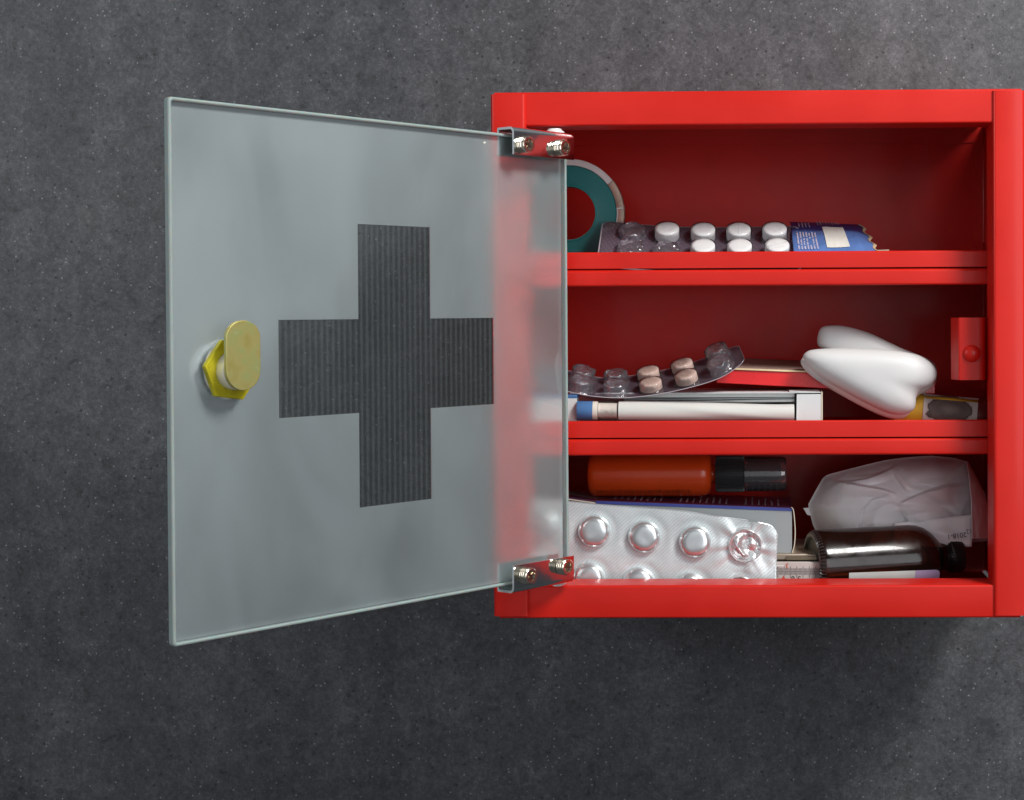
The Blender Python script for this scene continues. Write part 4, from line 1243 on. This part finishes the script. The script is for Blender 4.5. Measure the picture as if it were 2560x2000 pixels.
# moulded fine marks on the lower front of the body
rows = []
aa, ss, vv2 = frame_of(A3)
def onb(h, deg, r=55.4):
    return oa + A3 * (h * q3) + (Vector((0, -1, 0)) * math.cos(rad(deg)) + Vector((0, 0, 1)) * math.sin(rad(deg))) * (r * q3)
V, F = [], []
h = 26
while h < 262:
    wd = random.uniform(.8, 2.4)
    kk = len(V); V += [onb(h, -52), onb(h + wd, -52), onb(h + wd, -38 + random.uniform(-6, 0)), onb(h, -38)]; F.append((kk, kk + 1, kk + 2, kk + 3)); h += wd + random.uniform(1.6, 3.6)
M_dkorange = simple('dark_print_on_orange', (0.10, 0.012, 0.004), 0.5)
mesh('printed_code', V, F, M_dkorange, sp, fix=False)

# silver foil blister, standing at the front
fb = thing('foil_blister', 'silver foil blister pack standing upright at the front of the bottom shelf', 'blister pack', (P(1680, 1450, .034).x, .034, ZFL))
TOP = [(1322, 1243), (1396, 1250), (1440, 1255), (1500, 1261), (1580, 1267), (1660, 1272), (1720, 1278), (1790, 1290), (1850, 1297), (1895, 1305), (1925, 1312)]
dfb = .033
FX0 = 1322
def iy(pts, x):
    for (xa_, ya_), (xb_, yb_) in zip(pts, pts[1:]):
        if x <= xb_ or (xb_, yb_) == pts[-1]:
            f = (x - xa_) / (xb_ - xa_); return ya_ + (yb_ - ya_) * f
def fpos(u, v, bmp=True):
    x = FX0 + u * (1944 - FX0)
    ty = (iy(TOP, x - 12) + iy(TOP, x) + iy(TOP, x + 12)) / 3
    # rounded upper right corner
    if x > 1918: ty += 22 * (1 - math.sqrt(max(0, 1 - ((x - 1918) / 26) ** 2)))
    y = ty + v * (1530 - ty)
    xx = x - 6 * v * max(0, (x - 1670) / 274)
    dz = 0
    if bmp:
        w_ = max(0, (x - 1780) / 164)
        cx, cy = 1863, 1364
        dx, dy = xx - cx, y - cy; rr_ = math.hypot(dx, dy); th = math.atan2(dy, dx)
        fold = max(0, math.sin(th * 5 + .8)) ** 2 * math.exp(-(max(0, rr_ - 44) / 60) ** 2) * (rr_ > 30)
        fold2 = max(0, math.sin(th * 3 - 1.5)) ** 4 * math.exp(-(max(0, rr_ - 44) / 90) ** 2) * (rr_ > 30)
        dz += .0011 * fold + .0012 * fold2
        dz += .0007 * noise.noise(Vector((x * .012, y * .012, 0))) + .0012 * w_ * noise.noise(Vector((x * .03, y * .025, 4)))
        # shallow trough around each pocket
        for (px, py) in PK:
            d = math.hypot(xx - px, y - py)
            if d < 70: dz -= .00025 * math.exp(-((d - 52) / 8) ** 2)
    return P(xx, y, dfb + .010 * (v - 1) * -0.35 - dz)
PK = [(1360, 1318), (1486, 1328), (1611, 1342), (1738, 1354), (1863, 1364), (1346, 1436), (1472, 1448), (1597, 1460), (1725, 1473), (1850, 1483)]
grid('foil_sheet', 170, 90, lambda u, v: fpos(u, v), M_foil, fb, solid=.00025)
V, F = [], []
for q in range(81):
    p = fpos(q / 80, 0); V += [p + Vector((0, -.0003, .0002)), p + Vector((0, -.0003, -.0003)), p + Vector((0, .0004, .0002))]
for q in range(80): F += [(3 * q, 3 * q + 1, 3 * q + 4, 3 * q + 3), (3 * q, 3 * q + 3, 3 * q + 5, 3 * q + 2)]
mesh('foil_rim', V, F, M_pocket, fb, smooth=180)
def inv_f(px, py):
    u = (px - FX0) / (1944 - FX0); v = .3
    for _ in range(6):
        a = proj(fpos(u, v, False)); u += (px - a[0]) / (1944 - FX0); v += (py - a[1]) / 260
    return u, v
def dome(px, py, r, kind):
    u, v = inv_f(px, py)
    o_ = fpos(u, v, False)
    nrm = Vector((0.02, -1, 0.03)).normalized()
    rr_ = r * S * .965
    if kind == 0:
        prof = [(rr_ * 1.01, -.0012), (rr_ * 1.0, .0004), (rr_ * .97, .0018), (rr_ * .91, .0031), (rr_ * .84, .0041), (rr_ * .75, .0048), (rr_ * .64, .0052), (rr_ * .50, .0054), (rr_ * .32, .0055), (rr_ * .14, .0055), (0, .0055)]
        V, F = lathe_data(prof, o_, nrm, 48)
        n_ = random.uniform(0, 9)
        for p in V:
            f = max(0, (p - o_).dot(nrm)) / .006
            p += nrm * (.0004 * f * noise.noise(p * 130 + Vector((n_, 0, 0))))
        return mesh('pocket', V, F, M_pocket, fb, smooth=180)
    V, F = [], []
    n = 46; m_ = 60
    prof = [(rr_ * 1.10 * (1 - i / n)) for i in range(n + 1)]
    a, s, v_ = frame_of(nrm)
    for i, rad_ in enumerate(prof):
        for j in range(m_):
            th = 2 * math.pi * j / m_
            x = math.cos(th) * rad_; z = math.sin(th) * rad_
            f = rad_ / rr_
            h = .0022 * math.exp(-((f - .96) / .10) ** 2)
            ins = max(0, 1 - f ** 4)
            h += ins * (-.0006 + .0060 * abs(noise.noise(Vector((x * 95 + px, z * 95, 2)))) + .0014 * abs(noise.noise(Vector((x * 260, z * 260 + px, 5)))))
            V.append(o_ + a * (h - .0006 * (f > 1.05)) + (s * x + v_ * z))
    for i in range(n):
        for j in range(m_):
            j2 = (j + 1) % m_
            F.append((i * m_ + j, i * m_ + j2, (i + 1) * m_ + j2, (i + 1) * m_ + j))
    o = mesh('pocket', V, F, M_crushed, fb, smooth=35)
    o['label'] = 'crushed open foil pocket'
    return o
for i, (px, py) in enumerate(PK):
    dome(px, py, 45 if i < 5 else 46, 1 if i in (4, 9) else 0)

# amber bottle
o0 = P(2030, 1411, .0485)
EA = rad(14)
A4 = Vector((math.cos(EA), math.sin(EA), .020)).normalized()
q4 = S * .952
am = thing('amber_bottle', 'dark amber glass bottle lying on its side with its ribbed base facing left', 'bottle', (o0.x + .04, .045, ZFL))
ab = [(0, 5), (30, 5), (58, 7), (70, 6), (76, 1), (83, 0), (90, 3), (93, 10), (94, 22), (93.5, 30), (93.5, 285), (91, 305), (84, 325), (70, 345), (52, 362), (40, 372), (38, 380), (38, 384)]
lathe('base_disc', [(0, 7 * q4), (74 * q4, 8 * q4)], o0, A4, M_black, am, segs=48)
lathe('glass_body', pr_ := [(r_ * q4, h * q4) for r_, h in ab], o0, A4, [M_amber, M_black], am, segs=96, mats_by_row=[1, 1, 1, 1] + [0] * 13)
V, F = lathe_data([(78 * q4, -.0002), (86 * q4, -.0004), (92 * q4, .0012), (94.5 * q4, .0030)], o0, A4, 120, rib=lambda j, h: 1.0 if j % 2 else .972)
M_ribglass = simple('ribbed_dark_glass', (0.05, 0.042, 0.04), 0.12, vary=0.3, vscale=200)
mesh('ribbed_base', V, F, M_ribglass, am, smooth=15)
lathe('neck', [(r_ * q4, h * q4) for r_, h in [(37, 380), (37, 392), (41, 394), (42, 398), (41, 402), (37, 404), (37, 410)]], o0, A4, M_black, am, segs=64)
lathe('cap', [(r_ * q4, h * q4) for r_, h in [(0, 398), (43, 398), (46, 401), (47, 405), (47, 432), (45, 436), (0, 437)]], o0, A4, M_black, am, segs=120, rib=lambda j, h: 1.0 if j % 4 < 3 else .98, smooth=25)
# paper label round the lower part; its top edge sits just below the axis
E2 = (Vector((0, 0, 1)) - A4 * A4.z).normalized(); E1 = A4.cross(E2); E1 = -E1 if E1.y > 0 else E1
def edge_deg(h):
    want = 1432 - 8 * (h - 78) / 262
    lo, hi = -60, 60
    for _ in range(24):
        m = (lo + hi) / 2
        p = o0 + A4 * (h * q4) + (E1 * math.cos(rad(m)) + E2 * math.sin(rad(m))) * (95.2 * q4)
        if proj(p)[1] > want: lo = m
        else: hi = m
    return lo
def label_patch(name, h0, h1, d0, d1, mat, rc=0):
    V, F = [], []; nu, nv = 24, 20
    a, s, v = frame_of(A4)
    for i in range(nu + 1):
        for j in range(nv + 1):
            h = (h0 + (h1 - h0) * i / nu); 
            cut = 0
            if rc:
                e_ = max(0, (h - (h1 - rc)) / rc); cut = (1 - math.sqrt(max(0, 1 - e_ * e_))) * 6
            dg = edge_deg(h) - cut + (d1 - edge_deg(h) + cut) * j / nv
            V.append(o0 + a * (h * q4) + (E1 * math.cos(rad(dg)) + E2 * math.sin(rad(dg))) * (95.2 * q4))
    for i in range(nu):
        for j in range(nv):
            F.append((i * (nv + 1) + j, (i + 1) * (nv + 1) + j, (i + 1) * (nv + 1) + j + 1, i * (nv + 1) + j + 1))
    return mesh(name, V, F, mat, am, smooth=180)
label_patch('paper_label', 78, 268, -5.0, -95, M_label)
label_patch('lilac_band', 268.3, 340, -5.0, -95, M_lilac, rc=14)

# white plastic bag
OUT = [(2020, 1262), (2038, 1228), (2057, 1195), (2068, 1187), (2110, 1176), (2160, 1163), (2215, 1150), (2270, 1143), (2330, 1139), (2385, 1145), (2417, 1153), (2432, 1178), (2448, 1208), (2462, 1232), (2469, 1262), (2474, 1300), (2475, 1352), (2420, 1356), (2300, 1400), (2150, 1400), (2050, 1350), (2032, 1312)]
bg = thing('plastic_bag', 'crumpled white plastic bag stuffed behind the amber bottle', 'bag', (P(2250, 1380, .09).x, .09, ZFL))
cx_, cy_ = 2255, 1285
rnd = random.Random(5)
creases = []
for q in range(26):
    an = rnd.uniform(0, math.pi); c0 = rnd.uniform(-.75, .75)
    px_, py_ = rnd.uniform(-.7, .7), rnd.uniform(-.7, .7)
    creases.append((math.cos(an), math.sin(an), c0, rnd.uniform(.10, .34), rnd.uniform(-.15, .24), px_, py_, rnd.uniform(.25, .65)))
def bag_h(fx, fy):
    f2 = min(1, fx * fx + fy * fy)
    h = .78 * math.sqrt(1 - f2)
    wx = fx + .08 * noise.noise(Vector((fx * 2, fy * 2, 3))); wy = fy + .08 * noise.noise(Vector((fx * 2, fy * 2, 8)))
    for a, b, c0, wd, am_, px_, py_, ln in creases:
        d = (wx - px_) * a + (wy - py_) * b
        t = abs(-(wx - px_) * b + (wy - py_) * a)
        # one sided fold: sharp on one flank, easing out on the other
        k_ = max(0, 1 - d / wd) if d > 0 else max(0, 1 + d / (wd * .22))
        h += am_ * k_ * max(0, 1 - (t / ln) ** 2) * (1 - f2 * .6)
    h += .05 * noise.noise(Vector((fx * 3.2, fy * 3.2, 7)))
    return h
def edge_at(th):
    # ray from the centre to the outline
    dx, dy = math.cos(th), math.sin(th); best = None
    for i in range(len(OUT)):
        ax_, ay_ = OUT[i]; bx_, by_ = OUT[(i + 1) % len(OUT)]
        ex_, ey_ = bx_ - ax_, by_ - ay_
        den = dx * ey_ - dy * ex_
        if abs(den) < 1e-9: continue
        t = ((ax_ - cx_) * ey_ - (ay_ - cy_) * ex_) / den
        s__ = ((ax_ - cx_) * dy - (ay_ - cy_) * dx) / den
        if t > 0 and -1e-6 <= s__ <= 1 + 1e-6: best = t if best is None else max(best, t)
    return best or 100
V, F = [], []
NR, NT = 90, 240
for side_ in (0, 1):
    for i in range(NR + 1):
        f = i / NR
        for j in range(NT):
            th = 2 * math.pi * j / NT
            e_ = edge_at(th) * f
            x, y = cx_ + math.cos(th) * e_, cy_ + math.sin(th) * e_
            fx, fy = math.cos(th) * f, math.sin(th) * f
            h = (bag_h(fx, fy) - min(0, 0)) if side_ == 0 else 0
            ed_ = 1 if side_ == 0 else max(0, 1 - f ** 4)
            y0 = .094 - (.030 * h * (1 - f ** 8) if side_ == 0 else -.02 * ed_)
            V.append(P(x, y, y0))
for side_ in (0, 1):
    b0_ = side_ * (NR + 1) * NT
    for i in range(NR):
        for j in range(NT):
            j2 = (j + 1) % NT
            F.append((b0_ + i * NT + j, b0_ + i * NT + j2, b0_ + (i + 1) * NT + j2, b0_ + (i + 1) * NT + j))
bo = mesh('bag_film', V, F, M_bag, bg, smooth=28)
# loose corner on the left, hanging fold on the right
hexa('loose_corner', quadP([(2008, 1270, .094), (2045, 1268, .094), (2040, 1292, .094), (2018, 1287, .094)]), quadP([(2008, 1270, .0946), (2045, 1268, .0946), (2040, 1292, .0946), (2018, 1287, .0946)]), M_bag, bg)
def foldp(u, v):
    xl = path([(2417, 1153), (2423, 1200), (2428, 1260), (2429, 1347)], v)
    xr = path([(2421, 1153), (2452, 1215), (2470, 1270), (2478, 1347)], v)
    x = xl[0] + (xr[0] - xl[0]) * u; y = xl[1] + (xr[1] - xl[1]) * u
    cr = .004 * math.sin(u * 2.2) + .0022 * abs(noise.noise(Vector((u * 3, v * 5, 1.7)))) * v
    return P(x, y, .066 + .02 * (1 - v) * .4 + .020 * u - cr)
grid('hanging_fold', 16, 40, foldp, M_bag, bg, solid=.0002, smooth=30)
def tailp(u, v):
    x = 2235 + 195 * u
    t0 = 1308 - 22 * u
    y = t0 + v * (1353 - t0 + 14)
    return P(x, y, .0700 - .004 * v + .0012 * noise.noise(Vector((u * 5, v * 3, 9))))
grid('printed_flap', 24, 12, tailp, M_bag, bg, solid=.0002, smooth=40)
for s__, px, py, sz in (('2018-1', 2392, 1339, .0042), ('12', 2423, 1328, .0040)):
    p = P(px, py, .0640)
    text('lettering', s__, p, Vector((-1, 0, -.13)), Vector((.13, 0, -1)), sz, M_ink, bg)
